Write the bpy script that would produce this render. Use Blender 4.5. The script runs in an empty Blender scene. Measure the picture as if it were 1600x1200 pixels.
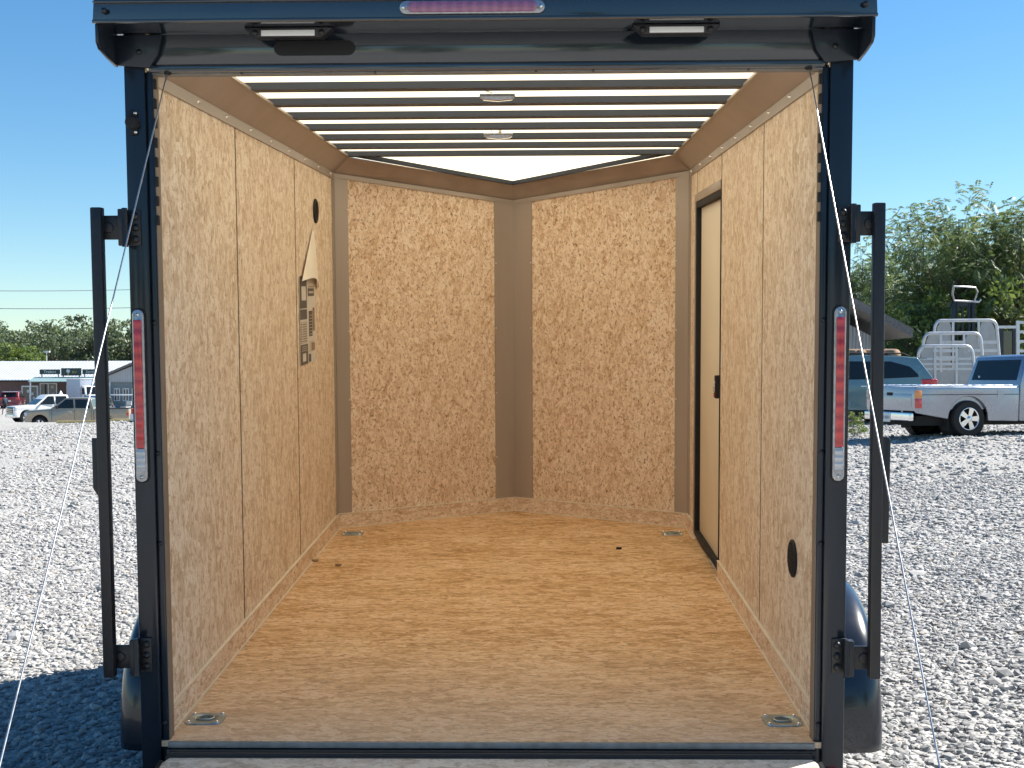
import bpy, bmesh, math, random
import numpy as np
from mathutils import Vector, Matrix
random.seed(7); rng = np.random.default_rng(7)
S = bpy.context.scene
COL = S.collection
PI = math.pi

# ------------------------------------------------------------------ camera
TILT = 0.070                                   # the trailer stands nose-up by 4 degrees
TR = Matrix.Rotation(TILT, 4, 'X')
def cam_rot(yaw, pitch, roll):
    return (Matrix.Rotation(yaw, 3, 'Z') @ Matrix.Rotation(pitch, 3, 'X') @ Matrix.Rotation(roll, 3, 'Y'))
CR = TR.to_3x3() @ cam_rot(.0209, -.0753, .0046)      # columns: right, forward, up
CP = TR @ Vector((.1559, -3.9841, 1.4051))
F = 2022.37
cam = bpy.data.cameras.new('camera'); co = bpy.data.objects.new('camera', cam); COL.objects.link(co)
M = CR @ Matrix.Rotation(PI/2, 3, 'X')
co.matrix_world = Matrix.Translation(CP) @ M.to_4x4()
cam.sensor_width = 36; cam.lens = F/1600*36; cam.clip_start = .05; cam.clip_end = 3000
S.camera = co
def at(px, py, d):
    """world point seen at photo pixel (px, py), d metres in front of the camera"""
    return CP + CR @ Vector(((px-800)/F*d, d, -(py-600)/F*d))

# ------------------------------------------------------------------ light
SUN_AZ, SUN_EL = math.radians(68), math.radians(46)    # azimuth from +Y towards +X
w = bpy.data.worlds.new('World'); S.world = w; w.use_nodes = True
nt = w.node_tree; bg = nt.nodes['Background']
sky = nt.nodes.new('ShaderNodeTexSky'); sky.sky_type = 'NISHITA'; sky.sun_disc = False
sky.sun_elevation = SUN_EL; sky.sun_rotation = SUN_AZ
sky.altitude = 200; sky.air_density = 1.0; sky.dust_density = .25; sky.ozone_density = 3.0
hs = nt.nodes.new('ShaderNodeHueSaturation'); hs.inputs['Saturation'].default_value = 1.27
vm = nt.nodes.new('ShaderNodeVectorMath'); vm.operation = 'MULTIPLY'; vm.inputs[1].default_value = (.92, .95, .93)
nt.links.new(sky.outputs[0], vm.inputs[0]); nt.links.new(vm.outputs[0], hs.inputs['Color']); nt.links.new(hs.outputs[0], bg.inputs[0]); bg.inputs[1].default_value = .063
sun = bpy.data.lights.new('sun', 'SUN'); so = bpy.data.objects.new('sun', sun); COL.objects.link(so)
sun.energy = 4.2; sun.angle = math.radians(.53); sun.color = (1, .95, .87)
sd = Vector((math.sin(SUN_AZ)*math.cos(SUN_EL), math.cos(SUN_AZ)*math.cos(SUN_EL), math.sin(SUN_EL)))
so.rotation_euler = sd.to_track_quat('Z', 'Y').to_euler()
S.view_settings.view_transform = 'Standard'; S.view_settings.look = 'None'
S.view_settings.exposure = 1.45; S.view_settings.gamma = 1
S.render.engine = 'CYCLES'
cy = S.cycles
cy.use_denoising = True
cy.max_bounces = 12; cy.diffuse_bounces = 8; cy.glossy_bounces = 4; cy.transmission_bounces = 6; cy.transparent_max_bounces = 8
cy.sample_clamp_indirect = 8

# ------------------------------------------------------------------ materials
def N(t, typ, **kw):
    n = t.nodes.new(typ)
    for k, v in kw.items():
        if k.startswith('i_'):
            key = k[2:]; key = int(key) if key.isdigit() else key
            n.inputs[key].default_value = v
        else: setattr(n, k, v)
    return n
def newmat(name):
    m = bpy.data.materials.new(name); m.use_nodes = True
    return m, m.node_tree, m.node_tree.nodes['Principled BSDF']
def math_(t, op, a, b=None, c=None, clamp=False):
    n = t.nodes.new('ShaderNodeMath'); n.operation = op; n.use_clamp = clamp
    for i, v in enumerate((a, b, c)):
        if v is None: continue
        if isinstance(v, (int, float)): n.inputs[i].default_value = v
        else: t.links.new(v, n.inputs[i])
    return n.outputs[0]
def ramp(t, fac, stops, interp='LINEAR'):
    n = t.nodes.new('ShaderNodeValToRGB'); n.color_ramp.interpolation = interp
    e = n.color_ramp.elements
    while len(e) < len(stops): e.new(.5)
    for i, (p, c) in enumerate(stops):
        e[i].position = p; e[i].color = (c[0], c[1], c[2], 1) if not isinstance(c, (int, float)) else (c, c, c, 1)
    t.links.new(fac, n.inputs[0]); return n.outputs[0]
def mixc(t, fac, a, b, mode='MIX'):
    n = t.nodes.new('ShaderNodeMix'); n.data_type = 'RGBA'; n.blend_type = mode
    for s, v in ((n.inputs[0], fac), (n.inputs[6], a), (n.inputs[7], b)):
        if isinstance(v, (int, float)): s.default_value = v
        elif isinstance(v, tuple): s.default_value = (*v, 1)
        else: t.links.new(v, s)
    return n.outputs[2]
def pm(name, col, rough=.5, metal=0, var=.12, scale=6, bump=0, bscale=60, coat=0, spec=.5, emit=None, stretch=None):
    m, t, b = newmat(name)
    tc = N(t, 'ShaderNodeTexCoord'); vec = tc.outputs['Object']
    if stretch:
        mp = N(t, 'ShaderNodeMapping'); mp.inputs['Scale'].default_value = stretch
        t.links.new(vec, mp.inputs[0]); vec = mp.outputs[0]
    n1 = N(t, 'ShaderNodeTexNoise'); n1.inputs['Scale'].default_value = scale; n1.inputs['Detail'].default_value = 5
    t.links.new(vec, n1.inputs['Vector'])
    lo = tuple(max(0, c*(1-var)) for c in col); hi = tuple(min(1, c*(1+var)) for c in col)
    c = ramp(t, n1.outputs[0], [(.3, lo), (.7, hi)])
    t.links.new(c, b.inputs['Base Color'])
    r = ramp(t, n1.outputs[0], [(.3, max(0, rough-.06)), (.7, min(1, rough+.06))])
    t.links.new(r, b.inputs['Roughness'])
    b.inputs['Metallic'].default_value = metal; b.inputs['Coat Weight'].default_value = coat
    b.inputs['Coat Roughness'].default_value = .05
    b.inputs['Specular IOR Level'].default_value = spec
    if bump:
        n2 = N(t, 'ShaderNodeTexNoise'); n2.inputs['Scale'].default_value = bscale; n2.inputs['Detail'].default_value = 3
        t.links.new(vec, n2.inputs['Vector'])
        bp = N(t, 'ShaderNodeBump'); bp.inputs['Strength'].default_value = bump; bp.inputs['Distance'].default_value = .01
        t.links.new(n2.outputs[0], bp.inputs['Height']); t.links.new(bp.outputs[0], b.inputs['Normal'])
    if emit:
        b.inputs['Emission Color'].default_value = (*emit[0], 1); b.inputs['Emission Strength'].default_value = emit[1]
    return m

def osb(name, U, V, stops, LX=.11, LY=.010, wob=.02, dark=.5, ang=(.1, -.22, .3), big=0.12, seed=0., greyed=None, gain=1.7):
    """oriented strand board: long wood flakes running mainly along U in the U,V plane"""
    m, t, b = newmat(name)
    tc = N(t, 'ShaderNodeTexCoord')
    def dot(vec):
        n = N(t, 'ShaderNodeVectorMath', operation='DOT_PRODUCT'); t.links.new(tc.outputs['Object'], n.inputs[0])
        n.inputs[1].default_value = vec; return n.outputs['Value']
    u, v = dot(U), dot(V)
    def uv(su, sv, a=0., off=0., dis=None):
        ca, sa = math.cos(a), math.sin(a)
        uu = math_(t, 'ADD', math_(t, 'MULTIPLY', u, ca*su), math_(t, 'MULTIPLY', v, -sa*su))
        vv = math_(t, 'ADD', math_(t, 'MULTIPLY', u, sa*sv), math_(t, 'MULTIPLY', v, ca*sv))
        if dis is not None: vv = math_(t, 'ADD', vv, math_(t, 'MULTIPLY', dis, sv))
        c = N(t, 'ShaderNodeCombineXYZ'); t.links.new(uu, c.inputs[0]); t.links.new(vv, c.inputs[1])
        c.inputs[2].default_value = seed+off; return c.outputs[0]
    def noise(vec, sc=1., det=4, rough=.55):
        n = N(t, 'ShaderNodeTexNoise'); n.inputs['Scale'].default_value = sc; n.inputs['Detail'].default_value = det
        n.inputs['Roughness'].default_value = rough
        t.links.new(vec, n.inputs['Vector']); return n.outputs[0]
    wn = math_(t, 'MULTIPLY', math_(t, 'SUBTRACT', noise(uv(9, 14, 0, 3)), .5), wob)
    wn2 = math_(t, 'MULTIPLY', math_(t, 'SUBTRACT', noise(uv(22, 30, 0, 8)), .5), wob*.8)
    vals, dist = [], []
    for k, a in enumerate(ang):
        vo = N(t, 'ShaderNodeTexVoronoi'); vo.voronoi_dimensions = '3D'; vo.inputs['Scale'].default_value = 1
        t.links.new(uv(1/(LX*(1-.25*k)), 1/(LY*(1+.3*k)), a, k*5.3, wn if k != 1 else wn2), vo.inputs['Vector'])
        sp = N(t, 'ShaderNodeSeparateColor'); t.links.new(vo.outputs['Color'], sp.inputs[0])
        vals.append(sp); dist.append(vo.outputs['Distance'])
    pick = noise(uv(16, 24, 0, 21), 1, 2)
    pk = ramp(t, pick, [(.44, 0.), (.5, 1.)])
    val = mixc(t, pk, vals[0].outputs[0], vals[1].outputs[0])
    pk2 = ramp(t, noise(uv(13, 20, .5, 31), 1, 2), [(.52, 0.), (.57, 1.)])
    val = mixc(t, pk2, val, vals[2].outputs[1])
    fib = noise(uv(12, 420, .06, 2, wn), 1, 5, .65)
    fib2 = noise(uv(40, 260, -.18, 6, wn2), 1, 4, .6)
    bigm = noise(uv(2.2, 3.1, 0, 12), 1, 5, .6)
    s = math_(t, 'ADD', math_(t, 'MULTIPLY', val, .22), math_(t, 'MULTIPLY', fib, .50))
    s = math_(t, 'ADD', s, math_(t, 'MULTIPLY', fib2, .46))
    s = math_(t, 'ADD', s, math_(t, 'MULTIPLY', math_(t, 'SUBTRACT', bigm, .5), big))
    s = math_(t, 'ADD', math_(t, 'MULTIPLY', math_(t, 'SUBTRACT', s, .59), gain), .53)
    col = ramp(t, s, stops)
    # broken dark lines where strands end or overlap, and a few resin-rich slivers
    for q, (fu, fv, aa, th, lo, kk) in enumerate(((.34, .75, .12, .10, .50, 1.), (.22, .42, -.4, .13, .52, .85))):
        vo = N(t, 'ShaderNodeTexVoronoi'); vo.feature = 'DISTANCE_TO_EDGE'; vo.inputs['Scale'].default_value = 1
        t.links.new(uv(1/(LX*fu), 1/(LY*fv), aa, 44+q*7, math_(t, 'MULTIPLY', wn2, 1.2)), vo.inputs['Vector'])
        msk = noise(uv(1.3/(LX*fu), .8/(LY*fv), -aa, 61+q*9), 1, 3)
        dk = math_(t, 'MULTIPLY', ramp(t, vo.outputs['Distance'], [(th*.3, 1.), (th, 0.)]), ramp(t, msk, [(lo, 0.), (lo+.14, 1.)]))
        col = mixc(t, math_(t, 'MULTIPLY', dk, dark*kk), col, (.27, .14, .06))
    vo = N(t, 'ShaderNodeTexVoronoi'); vo.inputs['Scale'].default_value = 1
    t.links.new(uv(1/(LX*.30), 1/(LY*.75), -.25, 90, wn), vo.inputs['Vector'])
    sp = N(t, 'ShaderNodeSeparateColor'); t.links.new(vo.outputs['Color'], sp.inputs[0])
    dk = math_(t, 'MULTIPLY', ramp(t, sp.outputs[0], [(.90, 0.), (.95, 1.)]), ramp(t, vo.outputs['Distance'], [(.2, 1.), (.42, 0.)]))
    col = mixc(t, math_(t, 'MULTIPLY', dk, dark*.5), col, (.22, .11, .05))
    dk = math_(t, 'MULTIPLY', ramp(t, sp.outputs[1], [(.82, 0.), (.9, 1.)]), ramp(t, vo.outputs['Distance'], [(.25, 1.), (.5, 0.)]))
    col = mixc(t, math_(t, 'MULTIPLY', dk, .55), col, stops[-1][1])
    if greyed:   # greyer band near the doorway (object y)
        col = greyed(t, tc, col, bigm)
    t.links.new(col, b.inputs['Base Color'])
    b.inputs['Roughness'].default_value = .62; b.inputs['Specular IOR Level'].default_value = .3
    bp = N(t, 'ShaderNodeBump'); bp.inputs['Strength'].default_value = .35; bp.inputs['Distance'].default_value = .003
    t.links.new(s, bp.inputs['Height']); t.links.new(bp.outputs[0], b.inputs['Normal'])
    return m

def floor_greyed(t, tc, col, bigm):
    sp = N(t, 'ShaderNodeSeparateXYZ'); t.links.new(tc.outputs['Object'], sp.inputs[0])
    yy = math_(t, 'ADD', sp.outputs[1], math_(t, 'MULTIPLY', math_(t, 'SUBTRACT', bigm, .5), 1.1))
    f = ramp(t, math_(t, 'MULTIPLY', yy, .5), [(.0, .75), (.55, .0)])
    return mixc(t, f, col, mixc(t, .45, col, (.60, .51, .42)))

ST_WALL = [(.30, (.52, .39, .26)), (.44, (.67, .53, .39)), (.58, (.77, .645, .51)), (.74, (.83, .74, .61))]
ST_NOSE = [(.26, (.52, .34, .205)), (.42, (.70, .515, .355)), (.58, (.80, .635, .475)), (.76, (.87, .745, .61))]
ST_FLOOR = [(.28, (.43, .235, .095)), (.43, (.62, .385, .185)), (.58, (.74, .49, .27)), (.76, (.82, .62, .41))]
ST_RAMP = [(.28, (.38, .32, .24)), (.43, (.56, .485, .385)), (.58, (.68, .60, .49)), (.76, (.78, .71, .60))]
A = 1.02; LB = 3.483; LN = .594; ZC = 2.058
nang = math.atan2(LN, A)
M_WALL = osb('osb_wall', (0, 0, 1), (0, 1, 0), ST_WALL, LX=.10, LY=.028, wob=.03, dark=.6)
M_NOSEL = osb('osb_nose_left', (0, 0, 1), (math.cos(nang), math.sin(nang), 0), ST_NOSE, LX=.10, LY=.017, wob=.07, dark=1.0, ang=(.1, -.35, .5), seed=2, big=.14)
M_NOSER = osb('osb_nose_right', (0, 0, 1), (math.cos(nang), -math.sin(nang), 0), ST_NOSE, LX=.10, LY=.017, wob=.07, dark=1.0, ang=(.1, -.35, .5), seed=5, big=.14)
M_KICK = osb('osb_kickboard', (0, .7, 0.02), (0, 0, 1), ST_NOSE, LX=.09, LY=.02, wob=.07, dark=.6, seed=8)
M_KICKN = osb('osb_kickboard_nose', (1, 0, 0), (0, 0, 1), ST_NOSE, LX=.07, LY=.014, wob=.07, dark=.7, seed=9)
M_FLOOR = osb('osb_floor', (1, 0, 0), (0, 1, 0), ST_FLOOR, LX=.18, LY=.020, wob=.04, dark=.8, ang=(.05, -.2, .28), seed=3, greyed=floor_greyed, big=.35, gain=1.9)
M_RAMP = osb('osb_ramp', (1, 0, 0), (0, 1, 0), ST_RAMP, LX=.12, LY=.02, wob=.06, dark=.3, seed=4)

BLACK = pm('black_trailer_paint', (.011, .017, .026), .20, 0, .2, 3, coat=.15, spec=.40, bump=.012, bscale=5)
BLACKH = pm('black_gloss_header_paint', (.014, .020, .028), .14, 0, .2, 3, coat=1, spec=.7, bump=.02, bscale=2.5)
BLACKM = pm('black_satin_steel', (.013, .014, .017), .38, 0, .25, 20, bump=.12, bscale=140)
RUB = pm('black_rubber', (.012, .012, .013), .8, 0, .3, 15)
FEND = pm('black_fender_plastic', (.010, .013, .020), .24, 0, .2, 4, coat=.5, bump=.01, bscale=8)
TRIM = pm('brushed_galvanised_trim', (.40, .35, .31), .42, .45, .10, 4, bump=.03, bscale=30, stretch=(1, 1, .15))
COVE = pm('galvanised_cove', (.39, .335, .30), .42, .45, .14, 5, bump=.05, bscale=24)
STEELD = pm('dark_steel_bow', (.035, .045, .065), .5, .2, .15, 8)
ALU = pm('aluminium_edge', (.22, .24, .25), .55, .5, .2, 30, bump=.1, bscale=90)
CABLE = pm('galvanised_cable', (.62, .62, .62), .35, .9, .1, 30)
SCREW = pm('screw_head', (.75, .72, .68), .25, 1, .1, 30)
ZINC = pm('zinc_plate', (.36, .41, .40), .34, .7, .16, 26)
CAULK = pm('caulk_bead', (.70, .62, .50), .7, 0, .06, 10)
DOORS = pm('side_door_skin', (.72, .66, .54), .5, 0, .03, 4)
WHITEP = pm('white_paper', (.80, .79, .76), .7, 0, .03, 20)
PAPERB = pm('cream_paper_back', (.80, .74, .63), .65, 0, .04, 8)
INK = pm('grey_print', (.09, .085, .085), .6, 0, .15, 40)
INKL = pm('light_print', (.50, .46, .40), .6, 0, .1, 40)
BROWNP = pm('brown_print', (.28, .19, .11), .6, 0, .1, 40)
def roofmat():
    m, t, b = newmat('translucent_roof_sheet')
    n = N(t, 'ShaderNodeTexNoise'); tc = N(t, 'ShaderNodeTexCoord'); n.inputs['Scale'].default_value = 3
    mp = N(t, 'ShaderNodeMapping'); mp.inputs['Scale'].default_value = (.5, 3, 1)
    t.links.new(tc.outputs['Object'], mp.inputs[0]); t.links.new(mp.outputs[0], n.inputs['Vector'])
    c = ramp(t, n.outputs[0], [(.3, (.97, .82, .56)), (.7, (.99, .86, .61))])
    tr = N(t, 'ShaderNodeBsdfTranslucent'); df = N(t, 'ShaderNodeBsdfDiffuse'); mx = N(t, 'ShaderNodeMixShader')
    t.links.new(c, tr.inputs[0]); df.inputs[0].default_value = (.85, .83, .76, 1); mx.inputs[0].default_value = .80
    t.links.new(df.outputs[0], mx.inputs[1]); t.links.new(tr.outputs[0], mx.inputs[2])
    t.links.new(mx.outputs[0], t.nodes['Material Output'].inputs[0]); return m
ROOF = roofmat()
def lensmat(name, col, dots=0, axis=2, rough=.18):
    m, t, b = newmat(name)
    tc = N(t, 'ShaderNodeTexCoord'); sp = N(t, 'ShaderNodeSeparateXYZ'); t.links.new(tc.outputs['Object'], sp.inputs[0])
    v = math_(t, 'SINE', math_(t, 'MULTIPLY', sp.outputs[axis], 2*PI/dots if dots else 200))
    lo = tuple(c*.8 for c in col)
    c = ramp(t, math_(t, 'ADD', math_(t, 'MULTIPLY', v, .5), .5), [(.2, lo), (.9, col)])
    t.links.new(c, b.inputs['Base Color']); b.inputs['Roughness'].default_value = rough; b.inputs['Coat Weight'].default_value = 1
    bp = N(t, 'ShaderNodeBump'); bp.inputs['Strength'].default_value = .5; bp.inputs['Distance'].default_value = .004
    t.links.new(v, bp.inputs['Height']); t.links.new(bp.outputs[0], b.inputs['Normal'])
    return m
REDL = lensmat('red_tail_lens', (.62, .035, .04), .038)
REDH = lensmat('pinkish_brake_lens', (.36, .12, .22), .0285, 0)
CLRL = lensmat('clear_lens', (.62, .64, .66), .02)
REFL = pm('red_reflector', (.55, .01, .02), .15, 0, .1, 60, coat=1)
LENSC = pm('clear_lamp_housing', (.35, .36, .38), .12, .6, .2, 80, coat=1)
LEDP = pm('white_led_panel', (.82, .82, .80), .35, 0, .04, 200)
GLASS = pm('dark_car_glass', (.010, .012, .013), .06, 0, .1, 3, coat=0, spec=.5)

# ------------------------------------------------------------------ mesh helpers
class MB:
    def __init__(s): s.v = []; s.f = []; s.m = []; s.sm = []
    def add(s, vs, fs, mi=0, smooth=False):
        n = len(s.v); s.v += [tuple(p) for p in vs]
        for f in fs: s.f.append([i+n for i in f]); s.m.append(mi); s.sm.append(smooth)
        return s
    def box(s, x0, x1, y0, y1, z0, z1, mi=0, mat=None):
        vs = [(x, y, z) for x in (x0, x1) for y in (y0, y1) for z in (z0, z1)]
        if mat is not None: vs = [tuple(mat @ Vector(p)) for p in vs]
        return s.add(vs, [(0, 1, 3, 2), (4, 6, 7, 5), (0, 4, 5, 1), (2, 3, 7, 6), (0, 2, 6, 4), (1, 5, 7, 3)], mi)
    def prism(s, poly, axis, a0, a1, mi=0, fn=None):
        """poly in the two other axes (cyclic order), extruded along axis"""
        def P(p, a):
            q = {'x': (a, p[0], p[1]), 'y': (p[0], a, p[1]), 'z': (p[0], p[1], a)}[axis]
            return fn(*q) if fn else q
        n = len(poly); vs = [P(p, a0) for p in poly]+[P(p, a1) for p in poly]
        fs = [tuple(range(n)), tuple(range(2*n-1, n-1, -1))]+[(i, n+i, n+(i+1) % n, (i+1) % n) for i in range(n)]
        return s.add(vs, fs, mi)
    def tube(s, pts, r, n=8, mi=0, cap=True):
        pts = [Vector(p) for p in pts]; rs = r if isinstance(r, (list, tuple)) else [r]*len(pts)
        vs = []; up = None
        for i, p in enumerate(pts):
            t = (pts[min(i+1, len(pts)-1)]-pts[max(i-1, 0)]).normalized()
            if up is None:
                up = t.cross(Vector((0, 0, 1)) if abs(t.z) < .9 else Vector((1, 0, 0))).normalized()
            up = (up - t*up.dot(t)).normalized(); q = t.cross(up)
            for k in range(n):
                a = 2*PI*k/n; vs.append(p+(up*math.cos(a)+q*math.sin(a))*rs[i])
        fs = [(i*n+k, i*n+(k+1) % n, (i+1)*n+(k+1) % n, (i+1)*n+k) for i in range(len(pts)-1) for k in range(n)]
        s.add(vs, fs, mi, True)
        if cap:
            s.add(vs[:n], [tuple(range(n-1, -1, -1))], mi); s.add(vs[-n:], [tuple(range(n))], mi)
        return s
    def lathe(s, prof, c, axis, n=24, mi=0, arc=2*PI, smooth=True):
        """prof: (r, h) pairs; axis 'x','y','z'"""
        c = Vector(c); vs = []
        for r, h in prof:
            for k in range(n):
                a = arc*k/n; u, v = r*math.cos(a), r*math.sin(a)
                vs.append(c+Vector({'x': (h, u, v), 'y': (u, h, v), 'z': (u, v, h)}[axis]))
        fs = [(i*n+k, i*n+(k+1) % n, (i+1)*n+(k+1) % n, (i+1)*n+k) for i in range(len(prof)-1) for k in range(n)]
        s.add(vs, fs, mi, smooth)
        if prof[0][0] > 1e-4: pass
        return s
    def disc(s, c, axis, r, n=20, mi=0, ry=None):
        c = Vector(c); ry = ry or r
        vs = [c+Vector({'x': (0, r*math.cos(2*PI*k/n), ry*math.sin(2*PI*k/n)), 'y': (r*math.cos(2*PI*k/n), 0, ry*math.sin(2*PI*k/n)),
              'z': (r*math.cos(2*PI*k/n), ry*math.sin(2*PI*k/n), 0)}[axis]) for k in range(n)]
        return s.add(vs, [tuple(range(n))], mi)
    def build(s, name, mats, parent=None, bevel=0, seg=2, angle=None, loc=(0, 0, 0)):
        me = bpy.data.meshes.new(name)
        me.from_pydata(s.v, [], s.f)
        for mm in (mats if isinstance(mats, (list, tuple)) else [mats]): me.materials.append(mm)
        me.polygons.foreach_set('material_index', s.m); me.polygons.foreach_set('use_smooth', s.sm)
        bm = bmesh.new(); bm.from_mesh(me)
        bmesh.ops.recalc_face_normals(bm, faces=bm.faces[:])
        if bevel:
            bmesh.ops.remove_doubles(bm, verts=bm.verts[:], dist=1e-5)
            ed = [e for e in bm.edges if len(e.link_faces) == 2 and e.calc_face_angle(0) > math.radians(28)]
            bmesh.ops.bevel(bm, geom=ed, offset=bevel, segments=seg, profile=.5, affect='EDGES', clamp_overlap=True)
            for f in bm.faces: f.smooth = True
        bm.to_mesh(me); bm.free()
        if bevel or angle: 
            if angle: me.polygons.foreach_set('use_smooth', [True]*len(me.polygons))
            me.set_sharp_from_angle(angle=math.radians(angle or 40))
        o = bpy.data.objects.new(name, me); COL.objects.link(o)
        if parent: o.parent = parent
        o.location = loc
        return o
def tag(o, label=None, cat=None, group=None, kind=None):
    if label: o['label'] = label
    if cat: o['category'] = cat
    if group: o['group'] = group
    if kind: o['kind'] = kind
    return o
def empty(name, loc, rz=0, label=None, cat=None, group=None):
    o = bpy.data.objects.new(name, None); COL.objects.link(o); o.location = loc; o.rotation_euler = (0, 0, rz)
    return tag(o, label, cat, group)
def kids(o): return [c for c in list(bpy.data.objects) if c.parent == o]
def copy_tree(o, parent=None):
    c = o.copy(); COL.objects.link(c); c.parent = parent
    for k in kids(o): copy_tree(k, c)
    return c
def text_mesh(body, size, mat, name, parent, loc, rot, depth=.01):
    cu = bpy.data.curves.new('txt', 'FONT'); cu.body = body; cu.size = size; cu.align_x = 'CENTER'; cu.align_y = 'CENTER'; cu.extrude = depth; cu.resolution_u = 2
    ob = bpy.data.objects.new('txt', cu); COL.objects.link(ob)
    dg = bpy.context.evaluated_depsgraph_get(); me = bpy.data.meshes.new_from_object(ob.evaluated_get(dg))
    bpy.data.objects.remove(ob); me.materials.clear(); me.materials.append(mat)
    o = bpy.data.objects.new(name, me); COL.objects.link(o); o.parent = parent; o.location = loc; o.rotation_euler = rot
    return o

# ------------------------------------------------------------------ ground
def sstep(a, b, x):
    t = np.clip((x-a)/(b-a), 0, 1); return t*t*(3-2*t)
def ground_z(x, y):
    x = np.asarray(x, float); y = np.asarray(y, float)
    left = np.maximum(0, -x-2.0); right = np.maximum(0, x-1.8)
    z = -.5-.024*np.minimum(left, 22)+np.minimum(.075*right, .46)
    # the gravel pad ends in a low bank on the far left
    zl = -2.0
    k = sstep(57.5, 76, y)*sstep(4, -8, x)
    z = z*(1-k)+zl*k
    # spoil bank behind the parked cars on the right
    z = z+.55*sstep(29, 36, y)*sstep(4, 9, x)
    # uneven surface
    z = z+.018*np.sin(x*1.7+.6*np.sin(y*.9))*np.cos(y*1.3)+.012*np.sin(x*3.9+1.3+y*2.1)*np.sin(y*3.1-x)+.02*np.sin(y*.31+x*.17)
    return z
def gz(x, y): return float(ground_z(x, y))
def axis_pts(lo, hi, near_lo, near_hi, step, grow):
    a = list(np.arange(near_lo, near_hi+1e-6, step)); s = step
    while a[-1] < hi: s *= grow; a.append(a[-1]+s)
    s = step
    while a[0] > lo: s *= grow; a.insert(0, a[0]-s)
    return np.array(a)
gx = axis_pts(-900, 900, -12, 14, .12, 1.05); gy = axis_pts(-500, 1500, -4, 26, .12, 1.035)
X, Y = np.meshgrid(gx, gy); Z = ground_z(X, Y)
vs = np.stack([X.ravel(), Y.ravel(), Z.ravel()], 1); nx, ny = len(gx), len(gy)
idx = np.arange(nx*ny).reshape(ny, nx)
fs = np.stack([idx[:-1, :-1].ravel(), idx[:-1, 1:].ravel(), idx[1:, 1:].ravel(), idx[1:, :-1].ravel()], 1)
def np_mesh(name, vs, fs, mats, smooth=False, mi=None):
    me = bpy.data.meshes.new(name); k = fs.shape[1]
    me.vertices.add(len(vs)); me.vertices.foreach_set('co', vs.astype(np.float32).ravel())
    me.loops.add(fs.size); me.loops.foreach_set('vertex_index', fs.astype(np.int32).ravel())
    me.polygons.add(len(fs)); me.polygons.foreach_set('loop_start', np.arange(len(fs), dtype=np.int32)*k)
    me.polygons.foreach_set('loop_total', np.full(len(fs), k, np.int32))
    for m in (mats if isinstance(mats, (list, tuple)) else [mats]): me.materials.append(m)
    if mi is not None: me.polygons.foreach_set('material_index', mi.astype(np.int32))
    me.polygons.foreach_set('use_smooth', np.full(len(fs), smooth))
    me.update(calc_edges=True); me.validate(); return me
def gravelmat():
    m, t, b = newmat('crushed_limestone_gravel')
    tc = N(t, 'ShaderNodeTexCoord')
    def vor(sc, feat='F1'):
        v = N(t, 'ShaderNodeTexVoronoi'); v.feature = feat; v.inputs['Scale'].default_value = sc; t.links.new(tc.outputs['Object'], v.inputs['Vector']); return v
    v1, v2 = vor(26), vor(11); nz = N(t, 'ShaderNodeTexNoise'); nz.inputs['Scale'].default_value = 1.1; nz.inputs['Detail'].default_value = 6
    t.links.new(tc.outputs['Object'], nz.inputs['Vector'])
    n2 = N(t, 'ShaderNodeTexNoise'); n2.inputs['Scale'].default_value = 70; n2.inputs['Detail'].default_value = 4; t.links.new(tc.outputs['Object'], n2.inputs['Vector'])
    sp = N(t, 'ShaderNodeSeparateColor'); t.links.new(v1.outputs['Color'], sp.inputs[0])
    c = ramp(t, sp.outputs[0], [(0, (.28, .28, .27)), (.5, (.41, .405, .39)), (1, (.52, .51, .49))])
    c = mixc(t, ramp(t, v1.outputs['Distance'], [(.5, 0.), (.8, .6)]), c, (.17, .165, .16))
    n3 = N(t, 'ShaderNodeTexNoise'); n3.inputs['Scale'].default_value = .22; n3.inputs['Detail'].default_value = 5; t.links.new(tc.outputs['Object'], n3.inputs['Vector'])
    c = mixc(t, ramp(t, n3.outputs[0], [(.5, 0.), (.72, .5)]), c, (.30, .27, .225))
    c = mixc(t, .55, c, ramp(t, nz.outputs[0], [(.3, (.31, .305, .29)), (.7, (.41, .40, .38))]))
    t.links.new(c, b.inputs['Base Color']); b.inputs['Roughness'].default_value = .9; b.inputs['Specular IOR Level'].default_value = .2
    h = math_(t, 'ADD', math_(t, 'MULTIPLY', v1.outputs['Distance'], -1.), math_(t, 'MULTIPLY', v2.outputs['Distance'], -1.2))
    h = math_(t, 'ADD', h, math_(t, 'MULTIPLY', n2.outputs[0], .35))
    bp = N(t, 'ShaderNodeBump'); bp.inputs['Strength'].default_value = 1; bp.inputs['Distance'].default_value = .03
    t.links.new(h, bp.inputs['Height']); t.links.new(bp.outputs[0], b.inputs['Normal']); return m
GRAV = gravelmat()
o = bpy.data.objects.new('ground', np_mesh('ground', vs, fs, GRAV, True)); COL.objects.link(o)
tag(o, kind='structure')

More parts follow.
